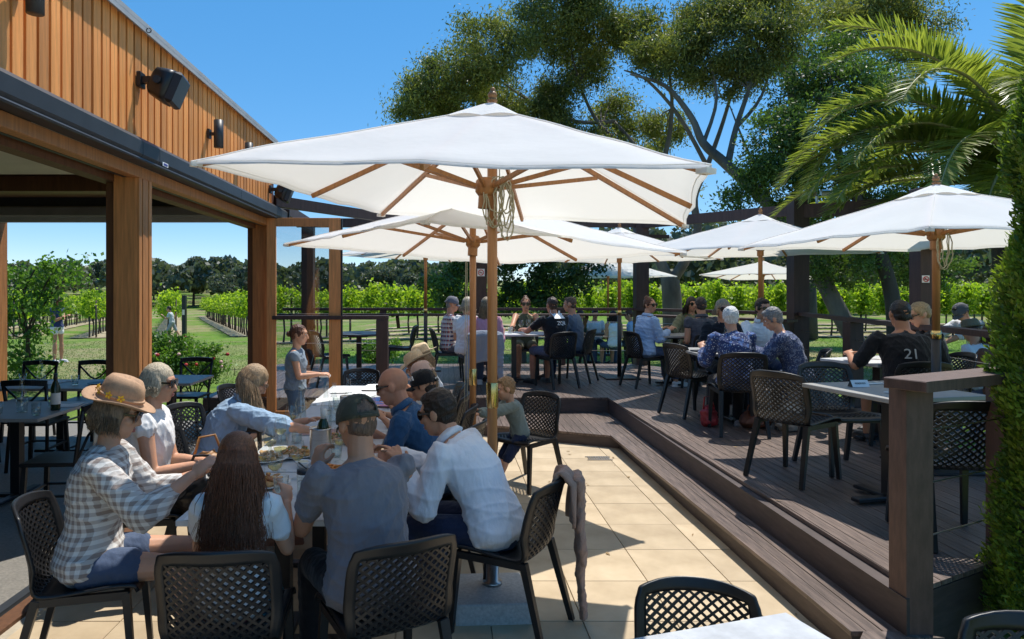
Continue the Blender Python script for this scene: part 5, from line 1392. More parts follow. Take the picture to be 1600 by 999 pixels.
p3 = seat_person('blonde woman in a denim shirt leaning over the long table', -1.62, 4.72, -78, female=True, lean=27, head=(8, 34), hands=((-.94, 4.92, .80), (-.78, 4.42, .82)), shirt=DENL, sleeve=1.45, hem=.2, pants=DENIM, plen=2, shoes=SHOET, collar=True,
                 hair=h_long(BLOND, .30, 320, .005, .03, (.03, .05, 0), .016, part=True), glasses='clear', vox=NV, chair_label='lattice chair of the woman in the denim shirt', skin_c=SK2)
p4 = person('girl standing in a grey blue sleeveless top holding a snack', -1.52, 6.95, -88, s=.80, female=True, stand=True, lean=2, head=(0, 6), hands=((-1.26, 7.02, .86), (-1.24, 6.86, .88)), shirt=TANKG, sleeve=0, hem=.05, pants=clothmat('jeans_blue', (.10, .16, .25)), plen=2, shoes=SHOEW,
            hair=h_bun(BROWN, (0, -.112, -.01), .040), vox=NV, skin_c=SK2, elbows=((-.3, -1, -.3), (.3, -1, -.3)))
p5 = seat_person('small girl with long straight brown hair seen from behind', -.86, 2.77, 4, s=.80, female=True, lean=6, head=(0, 10), hands=((-1.02, 3.06, .80), (-.70, 3.06, .80)), shirt=WHITE, sleeve=.55, hem=.1, pants=FLSK, plen=.8, shoes=SHOEB,
                 hair=h_long((.22, .08, .036), .36, 480, .0048, .035, (0, -.07, 0), .010, .016), vox=NV, chair_label='lattice chair of the long haired girl with its back to us', cy=-.03, skin_c=SK2)
p6 = seat_person('man in a grey t-shirt and camouflage cap seen from behind', -.32, 2.86, 27, lean=15, head=(10, 12), hands=((-.60, 3.10, .95), (-.44, 3.20, 1.06)), shirt=GREYT, sleeve=.62, hem=.14, pants=BLK, plen=2, shoes=SHOEB,
                 hair=plus(h_short((.16, .10, .07), .002, -.05), cap(CAMO, 0)), vox=NV, chair_label='lattice chair of the man in grey with its back to us', broad=1.06, skin_c=SK1, elbows=((-.25, .1, -1), (.2, .1, -1)), cx=.03, cy=-.06, curl=(1.5, 1.5))
p7 = seat_person('dark haired man in a white linen shirt leaning on the table', .24, 3.56, 62, lean=32, head=(6, 14), hands=((-.28, 3.62, .80), (-.34, 3.95, .80)), shirt=WSH, sleeve=2, hem=.2, pants=NAVY, plen=2, shoes=SHOEB, collar=True,
                 hair=h_short(DKBR, .016, -.06), glasses='dark', vox=NV, chair_label='lattice chair with a knitted cardigan hung on its back', broad=1.06, cx=.02, cy=-.06)
p8 = seat_person('bald man in wraparound sunglasses and a blue polo shirt', -.10, 4.42, 84, lean=24, head=(0, 14), hands=((-.60, 4.28, .82), (-.60, 4.62, .80)), shirt=BLUEP, sleeve=.6, hem=.15, pants=NAVY, plen=1, shoes=SHOEB, collar=True, glasses='dark', vox=NV, chair_label='lattice chair of the bald man', broad=1.04, skin_c=(.50, .25, .16))
def logo(t, q, Q):
    mb = MB(); c = q(-.074, .062, .056); o = (c - q(0, 0, .02)).normalized(); s2 = o.cross(Q @ V((0, 0, 1))).normalized(); u2_ = s2.cross(o)
    for a, b in (((-.02, -.014), (0, .018)), ((0, .018), (.02, -.014)), ((.02, -.014), (-.02, -.014)), ((-.006, -.008), (.006, .004))): mb.bar(c + s2 * a[0] + u2_ * a[1] + o * .006, c + s2 * b[0] + u2_ * b[1] + o * .006, .005, .003)
    mb.build('cap_logo', WHT, t)
    mb = MB()
    for k in range(6): mb.box(q(.030 - .012 * k, -.106, .012), (.009, .004, .010 if k % 2 else .007), Q)
    mb.build('strap_print', WHT, t)
p9 = seat_person('boy in a black cap with a white triangle logo and a pale blue shirt', -.02, 5.0, 70, s=.84, lean=18, head=(10, 10), hands=((-.5, 5.0, .8), (-.5, 5.2, .8)), shirt=LTEE, sleeve=.6, hem=.1, pants=NAVY, plen=1, shoes=SHOEB, hair=plus(h_short(DKBR, .002), cap(CAPB, 0, logo)), vox=.009, chair_label='lattice chair of the boy in the black cap')
p10 = seat_person('child in a pale pink cap between the black cap and the straw hats', -.06, 5.62, 80, s=.84, female=True, lean=16, head=(6, 14), hands=((-.5, 5.6, .8), (-.5, 5.8, .8)), shirt=WHITE, sleeve=.5, hem=.1, pants=DENIM, plen=.7, shoes=SHOEW, hair=plus(h_long(BLOND, .14, 140, .006), cap(CAPP, 0)), vox=.010, chair_label='lattice chair of the child in the pink cap')
p11 = seat_person('girl in a wide straw sun hat and pale pink top beyond the bald man', -.10, 6.25, 85, s=.86, female=True, lean=20, head=(0, 20), hands=((-.5, 6.2, .8), (-.5, 6.4, .8)), shirt=clothmat('pale_pink', (.70, .50, .46)), sleeve=0, hem=.1, pants=DENIM, plen=.7, shoes=SHOEW, hair=plus(h_long((.30, .13, .05), .18, 160, .006), hat(STRAWL, None, .17, .10, None, -10)), vox=.010, chair_label='lattice chair of the girl in the sun hat')
p11b = seat_person('second child in a pale straw hat farthest along the right side of the long table', -.12, 6.85, 95, s=.86, female=True, lean=14, head=(0, 14), hands=((-.5, 6.8, .8), (-.5, 7.0, .8)), shirt=WHITE, sleeve=.3, hem=.1, pants=DENIM, plen=.7, shoes=SHOEW, hair=plus(h_long(BLOND, .15, 120, .006), hat(STRAWL, None, .17, .10, None, -6)), vox=.011, chair_label='lattice chair of the second child in a straw hat')
p12 = person('small fair haired boy sitting beside the big umbrella pole', .63, 6.02, 104, s=.58, lean=18, head=(-6, 12), seat=.45, hands=((.24, 5.86, .68), (.26, 6.06, .68)), shirt=clothmat('sage_cotton', (.20, .24, .22)), sleeve=1.9, hem=.1, pants=NAVY, plen=1, shoes=SHOEB, hair=h_short((.32, .19, .09), .010), vox=.007, skin_c=SK2, feet=((-.08, .26, .19), (.08, .26, .19)) and None)
# --- deck, left group
Z = DZ
seat_person('man in a grey cap and red plaid shirt seated side on at the white table', .05, 10.7, -86, z=Z, lean=4, head=(0, 6), hands=((.55, 10.85, Z + .72), (.52, 10.6, Z + .72)), shirt=PLAID, sleeve=.75, hem=.12, pants=CAPG, plen=2, shoes=SHOEB, hair=plus(h_short(GREYH, .002), cap(CAPG)), vox=.012, chair_label='chair of the man in the plaid shirt', skin_c=SK1)
seat_person('woman with long straight ash blonde hair and a pink shirt seen from behind', .58, 9.82, -8, z=Z, female=True, lean=4, head=(0, 4), shirt=PINK, sleeve=1.9, hem=.12, pants=DENIM, plen=2, shoes=SHOEW, hair=h_long((.30, .22, .13), .26, 240, .006, .01), vox=.011, chair_label='chair draped with a grey denim jacket', skin_c=SK2)
seat_person('blonde woman mostly hidden behind the long haired woman in pink', .30, 10.15, -40, z=Z, female=True, lean=4, head=(0, 4), shirt=WHITE, sleeve=.6, hem=.1, pants=DENIM, plen=2, shoes=SHOEW, hair=h_long(BLONDL, .10, 140, .006), vox=.012, skin_c=SK2)
seat_person('woman in dark sunglasses and an olive tank top facing the camera', 1.32, 11.35, 176, z=Z, female=True, lean=10, head=(0, 2), hands=((1.58, 10.75, Z + .78), (1.02, 10.75, Z + .78)), shirt=OLIVE, sleeve=0, tank=True, hem=.1, pants=OLIVE, plen=.8, shoes=SHOET, hair=h_bun(BROWN, (0, -.06, .11), .04), glasses='dark', vox=.010, chair_label='chair of the woman in the olive top', skin_c=SK1)
def zoo(t, z0):
    pass
pb = seat_person('man in a black t-shirt with a white print on the back and denim shorts', 1.60, 9.98, 24, z=Z, lean=8, head=(-4, 4), hands=((1.12, 10.35, Z + .80), (1.5, 10.4, Z + .8)), shirt=BLK, sleeve=.6, hem=.12, pants=DENIM, plen=1.0, shoes=SHOEB, hair=h_short((.05, .025, .015), .006), vox=.010, broad=1.05, chair_label='chair of the man with the printed black t-shirt', skin_c=(.46, .23, .15), elbows=((-.8, -.3, -.7), None))
seat_person('man in a slate blue shirt beside the printed black t-shirt', 2.02, 10.62, 62, z=Z, lean=8, head=(0, 4), hands=((1.5, 10.6, Z + .78), None), shirt=clothmat('slate_blue_shirt', (.10, .14, .20)), sleeve=1.2, hem=.12, pants=NAVY, plen=2, shoes=SHOEB, hair=h_short((.10, .06, .04), .004), vox=.012, chair_label='chair of the man in slate blue', skin_c=SK1)
# --- deck, middle table
seat_person('woman in a pale blue shirt and dark sunglasses with her hair up', 2.93, 10.0, -74, z=Z, female=True, lean=6, head=(-70, 2), hands=((3.30, 10.3, Z + .80), (3.32, 10.0, Z + .80)), shirt=LBLUE, sleeve=1.85, hem=.2, pants=DENIM, plen=1.9, shoes=SHOEW, hair=h_bun(BROWN, (0, -.06, .10), .045), glasses='dark', vox=.010, broad=1.12, chair_label='chair of the woman in the pale blue shirt', skin_c=SK1, collar=True)
seat_person('smiling woman with long dark hair, sunglasses and a khaki top facing the camera', 3.90, 10.85, 172, z=Z, female=True, lean=6, head=(10, 2), hands=((3.9, 10.35, Z + .8), (3.45, 10.45, Z + .8)), shirt=GREEN, sleeve=1.8, hem=.1, pants=BLK, plen=2, shoes=SHOEB, hair=h_long(DKBR, .16, 160, .007, .03), glasses='dark', vox=.011, chair_label='chair of the smiling dark haired woman', skin_c=SK1)
seat_person('man in a dark slate vest seen from behind at the table by the railing', 3.62, 9.62, 4, z=Z, lean=5, head=(-6, 4), shirt=SLATE, sleeve=.25, hem=.1, pants=BLK, plen=2, shoes=SHOEB, hair=h_short((.045, .035, .03), .006), vox=.011, broad=1.05, chair_label='chair of the man in the slate vest', skin_c=SK1, collar=True)
seat_person('man in a white shirt and sunglasses looking at the grey haired woman', 3.86, 8.35, 170, z=Z, lean=8, head=(20, 6), hands=((3.9, 7.9, Z + .78), (3.4, 7.8, Z + .78)), shirt=WHITE, sleeve=1.6, hem=.1, pants=NAVY, plen=2, shoes=SHOEB, hair=h_short(DKBR, .010), glasses='dark', vox=.010, chair_label='chair of the man in the white shirt', skin_c=SK1, collar=True)
seat_person('blonde woman in large black sunglasses and a black top facing the camera', 3.27, 8.12, 176, z=Z, female=True, lean=8, head=(0, 4), hands=((3.4, 7.7, Z + .78), (3.0, 7.7, Z + .78)), shirt=BLK, sleeve=1.9, hem=.1, pants=BLK, plen=2, shoes=SHOEB, hair=h_long(BLOND, .07, 160, .006, .012), glasses='dark', vox=.010, chair_label='chair of the blonde woman in black', skin_c=SK1)
seat_person('white haired woman in a navy floral blouse seen from behind', 2.88, 6.76, -8, z=Z, female=True, s=.95, lean=20, head=(-4, 16), hands=((2.7, 7.25, Z + .78), (3.05, 7.25, Z + .78)), shirt=FLOR, sleeve=1.8, hem=.15, pants=BLK, plen=2, shoes=SHOEB, hair=h_short(WHITEH, .018, -.06), vox=.009, broad=1.08, chair_label='chair of the white haired woman with its back to us', skin_c=SK1)
seat_person('grey haired woman in a grey floral shirt leaning in from the right of the table', 3.60, 7.0, 68, z=Z, female=True, s=.95, lean=22, head=(4, 24), hands=((3.15, 7.25, Z + .79), (3.2, 7.45, Z + .79)), shirt=FLOR2, sleeve=1.8, hem=.15, pants=DENIM, plen=2, shoes=SHOEG, hair=h_short(GREYH, .016, -.06), vox=.009, broad=1.05, chair_label='chair of the grey haired woman', skin_c=SK1)
# --- deck, right
pk = seat_person('heavy set man in a black shirt numbered 21 with his back to us', 4.02, 5.92, -6, z=Z, lean=12, head=(-6, 10), s=1.02, hands=((3.74, 6.38, Z + .78), (4.34, 6.26, Z + .80)), shirt=BLK, sleeve=.85, hem=.15, pants=BLK, plen=1.1, shoes=SHOEB, hair=h_short((.012, .010, .010), .008), vox=.009, broad=1.2, chair_label='chair of the man in black', skin_c=SK3, elbows=((-.5, -.1, -.8), (.5, -.1, -.8)))
seat_person('woman with fair hair tied back beyond the man in black', 4.66, 6.50, 82, z=Z, female=True, lean=12, head=(0, 22), hands=((4.1, 6.5, Z + .79), None), shirt=BLK, sleeve=.6, hem=.1, pants=BLK, plen=2, shoes=SHOEB, hair=h_bun((.40, .28, .14), (0, -.13, -.02), .026), vox=.011, glasses='dark', skin_c=SK2, chair_label='chair of the fair haired woman at the right')
# --- on the lawn
G = -.04
person('person in a white shirt and cap bending over beyond the right railing', 7.62, 9.7, 100, z=G, stand=True, lean=34, head=(0, 40), hands=((6.5, 9.6, .75), (6.6, 9.9, .75)), shirt=WSH, sleeve=1.2, hem=.1, pants=NAVY, plen=2, shoes=SHOEB, hair=plus(h_short(DKBR, .004), cap(CAPG)), vox=.014, skin_c=SK1)
bl_ = person('person in a white t-shirt and khaki hat seated on the lawn behind the railing', 6.62, 8.4, 20, z=G, seat=.54, lean=12, head=(0, 14), shirt=WSH, sleeve=.6, hem=.15, pants=DENIM, plen=2, shoes=SHOEB, hair=plus(h_short(DKBR, .004), hat(clothmat('khaki_hat', (.20, .18, .12)), None, .13, .10)), vox=.013, skin_c=SK1)
person('person with bushy brown hair in a brown top at the lawn table by the conifer', 6.30, 7.75, 10, z=G, seat=.54, lean=8, head=(0, 6), shirt=clothmat('brown_knit', (.14, .065, .04)), sleeve=1.8, hem=.15, pants=DENIM, plen=2, shoes=SHOEB, hair=h_long((.12, .05, .025), .12, 140, .008, .03, None, .02, .035), vox=.013, skin_c=SK1)
person('woman in a white sleeveless top seated at the lawn table left of the deck post', 3.95, 16.0, 10, z=G, female=True, seat=.45, lean=6, shirt=WHITE, sleeve=0, tank=True, hem=.12, pants=DENIM, plen=1, shoes=SHOEB, hair=h_long(DKBR, .16, 90, .009), vox=.014, skin_c=SK1)
person('person in a white top across the lawn table behind the railing', 3.75, 17.2, 180, z=G, seat=.45, lean=6, shirt=WHITE, sleeve=.5, hem=.1, pants=DENIM, plen=2, shoes=SHOEB, hair=h_short(DKBR, .008), vox=.016, skin_c=SK1)
person('person in dark green seated at the left end of the lawn table', 3.20, 16.5, -60, z=G, seat=.45, lean=6, shirt=clothmat('dark_green_cloth', (.03, .045, .03)), sleeve=.6, hem=.1, pants=DENIM, plen=2, shoes=SHOEB, hair=h_short(DKBR, .008), vox=.016, skin_c=SK1)
person('person in a pale shirt at the right end of the lawn table', 4.55, 16.6, 70, z=G, seat=.45, lean=8, shirt=LBLUE, sleeve=.6, hem=.1, pants=DENIM, plen=2, shoes=SHOEB, hair=h_short(BROWN, .008), vox=.016, skin_c=SK1)
lt = thing('picnic_table', 'dark slatted table on the lawn behind the far railing', 'table', (3.9, 16.6, G))
for k in range(5): MB().box((0, -.3 + k * .15, .74), (1.3, .13, .035)).build('slat', BLKW, lt)
for sx in (-1, 1):
    for sy in (-1, 1): MB().bar((sx * .5, sy * .25, .72), (sx * .58, sy * .34, 0), .06).build('leg', BLKW, lt)
person('woman in a navy top and white shorts looking at her phone beside the leafy sapling', at(90, 17.3), 17.3, -110, z=float(gz(-10, 17.3)), female=True, s=.96, stand=True, lean=3, head=(0, 24), hands=((-9.55, 17.0, 1.06), (-9.6, 17.25, 1.08)), shirt=clothmat('navy_blue_top', (.03, .05, .14)), sleeve=.3, hem=.04, pants=WHITE, plen=.35, shoes=SHOEW, hair=h_long(BROWN, .24, 120, .008), vox=.012, skin_c=SK1)
person('boy in a striped pale shirt running across the lawn by the dark trellis post', at(268, 27.5), 27.5, 100, z=float(gz(-11, 27.5)), s=.80, stand=True, lean=12, head=(0, 4), feet=((-.1, .30, .12), (.1, -.42, .10)) and ((-.1, .28), (.1, -.36)), hands=((-11.4, 27.3, .75), (-10.9, 27.6, .8)), shirt=clothmat('striped_pale_shirt', (.60, .63, .62), 'rib', scale=18), sleeve=.6, hem=.1, pants=clothmat('grey_striped_shorts', (.35, .37, .38), 'rib', scale=16), plen=1.0, shoes=None, hair=h_short(DKBR, .010), vox=.014, skin_c=SK1)
flush()

# ---- writing on clothing
def text_mesh(s_, size, depth=.0015):
    cu = bpy.data.curves.new('lettering', 'FONT'); cu.body = s_; cu.size = size; cu.extrude = depth; cu.align_x = 'CENTER'; cu.align_y = 'CENTER'
    o = bpy.data.objects.new('lettering', cu); col.objects.link(o); bpy.context.view_layer.update()
    me = bpy.data.meshes.new_from_object(o.evaluated_get(bpy.context.evaluated_depsgraph_get())); bpy.data.objects.remove(o); return me
def drape(me, m, target, parent, z, x_off=0, name='print', gap=.004):
    """lay flat print (x across, y up) on the back of a shirt by finding the cloth behind every vertex."""
    sh = [c for c in kids(parent) if c.name.split('.')[0] in ('shirt',)][0].data
    n = len(sh.vertices); v = np.empty(n * 3, np.float32); sh.vertices.foreach_get('co', v); v = v.reshape(-1, 3)
    for vt in me.vertices:
        X_, Z_ = vt.co.x + x_off, vt.co.y + z; d = (v[:, 0] - X_) ** 2 + (v[:, 2] - Z_) ** 2
        near = d < .0006; y_ = v[near, 1].min() if near.any() else v[d.argmin(), 1]
        vt.co = (X_, y_ - gap - vt.co.z, Z_)
    me.materials.clear(); me.materials.append(m); return link(name, me, parent)
drape(text_mesh('21', .12), mat('faded_print', (.42, .42, .42), .7, .1, 20, 0), None, pk[0], .86, -.04, 'number_print')
# white panel print on the black t-shirt: hills, a bird and blocky lettering
def panel():
    mb = MB()
    def q(x0, y0, x1, y1, nx=6, ny=2):
        mb.grid(lambda u, v: V((x0 + (x1 - x0) * u, y0 + (y1 - y0) * v, 0)), nx, ny)
    q(-.10, .02, -.02, .10); q(-.10, -.02, .10, .02); q(.0, .02, .09, .05); q(.03, .05, .07, .09, 3, 3); q(-.02, .02, .0, .06)
    return mb.mesh('back_print')
drape(panel(), WHT, None, pb[0], 1.02, .04, 'back_print')
drape(text_mesh('ZQR', .075), WHT, None, pb[0], .93, .04, 'back_lettering')
# ================================================================ THINGS ON THE TABLES
TZ = .752
TINS = {}
def item(key, make, label, cat, x, y, z, rz=0, group=None):
    """first call builds the thing, later calls copy it."""
    if key not in TINS:
        t = thing(key, label, cat, (x, y, z), rz, group); make(t); TINS[key] = (t, [(c, kids(c)) for c in kids(t)]); return t
    t, tr = TINS[key]; return copy_tree(t, (x, y, z), rz, label, group, tr)
WATER = glassmat('water', (.90, .95, .96), .02, 1.33); WWINE = glassmat('white_wine', (.93, .86, .55), .02, 1.33)
AMBER = mat('amber_drink', (.75, .22, .02), .2, .1, 10, 0); DIP = mat('dip', (.33, .10, .05), .5, .2, 30, .2); CREAM = mat('cream_dip', (.75, .66, .45), .5, .1, 20, .1)
CRUST = mat('crust', (.55, .32, .13), .8, .35, 20, .4, 60); TOMATO = mat('tomato_topping', (.55, .10, .025), .5, .5, 28, .5, 50, c2=(.75, .42, .12)); FRIES = mat('pasta', (.60, .21, .04), .5, .3, 30, .3, 60); LEAFY = mat('herbs', (.06, .16, .03), .6, .3, 40, .3)
LABELM = mat('bottle_label', (.70, .68, .62), .6, .05, 20, 0); FOIL = mat('capsule', (.02, .02, .022), .35, .1, 10, 0)
def mk_wine(t):
    MB().lathe([(.034, 0), (.034, .002), (.006, .008), (.004, .02), (.004, .085), (.012, .095), (.034, .115), (.041, .14), (.040, .165), (.031, .205)], 20, cap=False).build('glass', GLASS, t, True)
    MB().lathe([(.0, .097), (.014, .0975), (.033, .1155), (.037, .128), (0, .1285)], 18).build('wine', WWINE, t, True)
def mk_tumbler(t):
    MB().lathe([(0, .004), (.030, 0), (.032, .003), (.038, .10), (.036, .10), (.030, .008), (0, .008)], 20).build('glass', GLASS, t, True)
    MB().lathe([(0, .009), (.0295, .009), (.0325, .05), (0, .05)], 18).build('water', WATER, t, True)
def mk_carafe(t):
    MB().lathe([(0, .004), (.040, 0), (.042, .01), (.042, .13), (.036, .16), (.019, .20), (.015, .24), (.015, .285), (.018, .288), (.018, .296), (.0145, .296)], 20, cap=False).build('bottle', GLASS, t, True)
    MB().lathe([(0, .006), (.039, .006), (.039, .11), (0, .11)], 18).build('water', WATER, t, True)
def mk_bottle(t):
    MB().lathe([(0, .002), (.036, 0), (.0375, .01), (.0375, .185), (.030, .215), (.0155, .245), (.0145, .30), (0, .302)], 20).build('bottle', WINEG, t, True)
    MB().lathe([(.0379, .05), (.0379, .145)], 20, cap=False).build('label', LABELM, t, True)
    MB().lathe([(.0158, .245), (.0158, .303), (0, .304)], 16).build('capsule', FOIL, t, True)
def mk_bucket(t):
    MB().lathe([(0, .003), (.058, 0), (.060, .005), (.063, .195), (.066, .20), (.063, .205), (.058, .19), (.055, .01), (0, .01)], 28).build('wall', STEEL, t, True)
def mk_bucketb(t):
    mk_bucket(t)
    MB().lathe([(0, .02), (.036, .02), (.036, .205), (.028, .235), (.0155, .262), (.0145, .31), (0, .312)], 18, (.006, .004, 0), (.06, .05, 0)).build('wine_bottle', WINEG, t, True)
    MB().lathe([(.0165, .262), (.0165, .315), (0, .316)], 14, (.006, .004, 0), (.06, .05, 0)).build('capsule', LABELM, t, True)
def mk_plate(t, top, herb=True, seed=1, r=.13):
    MB().lathe([(0, .004), (r * .6, 0), (r * .65, .003), (r, .016), (r, .020), (r * .66, .009), (0, .009)], 28).build('plate', CERAM, t, True)
    g = random.Random(seed)
    cr = MB()
    for k in range(5):
        a = k * 1.26 + .3; cr.ell((r * .36 * math.cos(a), r * .36 * math.sin(a), .018), (r * .34, r * .22, .014), (0, 0, a), 10, 6)
    cr.build('crust', CRUST, t, True)
    tp = MB()
    for k in range(26):
        a = g.uniform(0, 6.28); q = r * .68 * math.sqrt(g.random()); tp.ell((q * math.cos(a), q * math.sin(a), .028 + g.uniform(0, .012)), (g.uniform(.012, .026), g.uniform(.010, .018), .008), (g.uniform(-.4, .4), g.uniform(-.4, .4), a * 2), 8, 5)
    tp.build('topping', top, t, True)
    if herb:
        hb = MB()
        for k in range(16): a = g.uniform(0, 6.28); q = r * .5 * math.sqrt(g.random()); hb.ell((q * math.cos(a), q * math.sin(a), .042), (.013, .007, .003), (g.uniform(-.6, .6), g.uniform(-.6, .6), a), 6, 4)
        hb.build('herbs', LEAFY, t, True)
def mk_pasta(t):
    MB().box((0, 0, .012), (.23, .17, .022), ch=.008).box((0, 0, .03), (.21, .15, .02)).build('tray', CERAM, t)
    m = MB(); g = random.Random(4)
    for k in range(60):
        x, y = g.uniform(-.085, .085), g.uniform(-.055, .055); a = g.uniform(0, 6.28); z = .045 + .025 * g.random() * (1 - abs(x) / .1)
        m.tube([(x + .03 * math.cos(a + b) * (1 + .2 * b), y + .02 * math.sin(a + b), z + .006 * math.sin(b * 2)) for b in (0, .7, 1.4, 2.1, 2.8)], .0055, 5)
    m.build('pasta', FRIES, t, True)
def mk_bowl(mt):
    def f(t):
        MB().lathe([(0, .002), (.025, 0), (.042, .025), (.045, .035), (.042, .035), (.0, .028)], 20).build('bowl', CERAM, t, True); MB().ell((0, 0, .029), (.036, .036, .008), None, 12, 6).build('dip', mt, t, True)
    return f
def mk_jar(t):
    MB().lathe([(0, .002), (.035, 0), (.036, .09), (.033, .098)], 20, cap=False).build('jar', GLASS, t, True); MB().lathe([(0, .004), (.033, .004), (.033, .06), (0, .06)], 16).build('water', WATER, t, True)
    MB().lathe([(.036, .098), (.036, .118), (0, .12)], 20).build('lid', GREY, t, True); MB().tube([(0, 0, .02), (.012, .0, .12), (-.03, .01, .15)], .004, 6).build('straw', FOIL, t, True)
def wg(x, y, l, z=TZ): return item('wine_glass', mk_wine, l, 'glass', x, y, z, x * 9, 'stemmed wine glasses')
def tb(x, y, l, z=TZ): return item('tumbler', mk_tumbler, l, 'glass', x, y, z, x * 7, 'water tumblers')
def cf(x, y, l, z=TZ): return item('water_carafe', mk_carafe, l, 'bottle', x, y, z, x * 5, 'clear water bottles')
wg(-.79, 3.62, 'tall wine glass directly in front of the steel ice bucket'); wg(-1.02, 3.95, 'wine glass nearest the denim sleeve'); wg(-.96, 3.60, 'wine glass between the two plates near the brown haired girl'); wg(-.86, 3.42, 'wine glass beside the black lidded jar'); wg(-1.04, 4.28, 'wine glass behind the forearm of the woman in denim'); wg(-.64, 4.42, 'wine glass beside the head of the man in grey'); wg(-.70, 4.75, 'tall wine glass in front of the bald man'); wg(-1.10, 3.62, 'wine glass beside the hand of the straw hat woman'); wg(-.62, 3.98, 'wine glass right of the steel wine cooler'); wg(-.92, 3.78, 'wine glass left of the small bowl of creamy dip'); wg(-1.08, 4.75, 'wine glass under the forearm of the denim shirt woman'); wg(-.58, 5.2, 'wine glass right of the second wine cooler')
item('ice_bucket_bottle', mk_bucketb, 'steel wine cooler with a dark bottle in it on the middle of the table', 'wine cooler', -.73, 3.96, TZ)
item('ice_bucket', mk_bucket, 'second steel wine cooler behind the camouflage cap', 'wine cooler', -.74, 5.15, TZ)
cf(-1.12, 5.25, 'clear water bottle beside the standing girl'); cf(-.89, 5.05, 'front one of the two clear bottles standing together mid table'); cf(-.86, 5.22, 'rear one of the two clear bottles standing together mid table'); cf(-.78, 5.45, 'clear bottle behind the second wine cooler')
for x, y, l in ((-1.08, 4.55, 'tumbler by the serving hands'), (-.98, 4.48, 'tumbler just right of the serving hands'), (-.80, 3.30, 'tumbler by the right hand of the brown haired girl'), (-1.10, 5.0, 'tumbler at the foot of the lone water bottle'), (-.92, 5.75, 'tumbler on the papers'), (-.74, 5.95, 'tumbler at the edge of the paper covered table'), (-.66, 4.10, 'tumbler right of the wine cooler')): tb(x, y, l)
item('lidded_jar', mk_jar, 'water jar with a black lid and straw in front of the man in grey', 'jar', -.70, 3.36, TZ)
def pl(k, x, y, l, top, herb, sd_): t = thing('food_plate', l, 'plate', (x, y, TZ), sd_, 'plates of food on the long table'); mk_plate(t, top, herb, sd_)
pl(0, -.90, 4.12, 'round plate of red topped flatbread left of the wine cooler', TOMATO, True, 3); pl(1, -.93, 3.50, 'plate of prawns and bread by the brown haired girl', TOMATO, False, 5); pl(2, -.74, 4.50, 'plate of food under the serving hands', TOMATO, True, 8); pl(3, -1.06, 4.02, 'plate of bread rolls beside the straw hat woman', CRUST, False, 9)
item('pasta_tray', mk_pasta, 'white tray heaped with orange pasta held by the man in grey', 'tray', -.62, 3.62, TZ, .3)
item('dip_bowl', mk_bowl(DIP), 'small cup of brown sauce near the girl with long hair', 'bowl', -.76, 3.20, TZ); item('cream_bowl', mk_bowl(CREAM), 'small white bowl of creamy dip before the wine cooler', 'bowl', -.81, 3.86, TZ)
def sheet(name, l, x, y, z, w, d, rz, m=PAPER, cat='paper', g=None):
    mb = MB(); mb.grid(lambda u, v: Vector(((u - .5) * w, (v - .5) * d, .002 + .004 * math.sin(u * 5 + x) * v)), 5, 5)
    o = mb.build(name, m, None, True, (x, y, z), (0, 0, rz)); tag(o, l, cat, g); return o
sheet('paper_menu', 'white paper menu at the near left corner of the long table', -1.07, 3.10, TZ, .17, .26, .1)
for i, (x, y, r, l) in enumerate(((-1.02, 6.15, .2, 'loose white sheet nearest the bottles on the paper covered table'), (-.85, 6.45, -.3, 'white sheet in the middle of the paper covered table'), (-1.0, 6.85, .1, 'white sheet at the far left of the paper covered table'), (-.70, 7.0, -.1, 'white sheet at the far right of the paper covered table'))): sheet('paper_sheet', l, x, y, TZ + .003 * i, .30, .42, r, PAPER, 'paper', 'papers on the far table')
def rainbow():
    m, nt, bs = nodes('colour_print'); co = coords(nt, (1, 1, 1)); wv = N(nt, 'ShaderNodeTexNoise'); wv.inputs['Scale'].default_value = 5; nt.links.new(co, wv.inputs['Vector'])
    cr = nt.nodes.new('ShaderNodeValToRGB'); e = cr.color_ramp.elements; e[0].position = .3; e[0].color = (.01, .05, .45, 1); e[1].position = .72; e[1].color = (.05, .3, .7, 1)
    for p, c in ((.42, (.02, .25, .75, 1)), (.5, (.65, .15, .35, 1)), (.56, (.75, .45, .05, 1)), (.62, (.3, .1, .5, 1))): q = e.new(p); q.color = c
    nt.links.new(wv.outputs[0], cr.inputs[0]); nt.links.new(cr.outputs[0], bs.inputs['Base Color']); bs.inputs['Roughness'].default_value = .35; return m
sheet('colouring_book', 'glossy rainbow coloured sheet beside the bald man', -.60, 6.05, TZ + .012, .34, .44, -.15, rainbow(), 'book')
sheet('pink_napkin', 'folded pinkish cloth lying behind the wine cooler', -.86, 4.82, TZ, .36, .16, .25, clothmat('dusky_pink', (.42, .27, .26)), 'cloth')
# inside tables
cf(-3.50, 5.62, 'clear water bottle on the nearest inside table', .752); cf(-4.28, 7.2, 'clear water bottle on the middle inside table at left', .752)
item('wine_bottle', mk_bottle, 'dark wine bottle on the nearest inside table', 'bottle', -3.28, 5.72, .752)
for i, (x, y, l) in enumerate(((-3.62, 5.5, 'tumbler left of the bottle on the nearest inside table'), (-3.40, 5.88, 'tumbler right of the bottle on the nearest inside table'), (-3.30, 5.48, 'tumbler at the right corner of the nearest inside table'), (-3.95, 7.25, 'tumbler on the middle inside table by the post'), (-4.6, 7.4, 'tumbler at the left of the middle inside table'))): tb(x, y, l, .752)
sheet('paper_menu', 'white menu sheet on the nearest inside table', -3.82, 5.55, .752, .24, .32, .4, PAPER, 'menu', 'menus inside'); sheet('paper_menu', 'white napkin at the right side of the nearest inside table', -3.30, 5.95, .752, .2, .2, .2, LINEN, 'napkin')
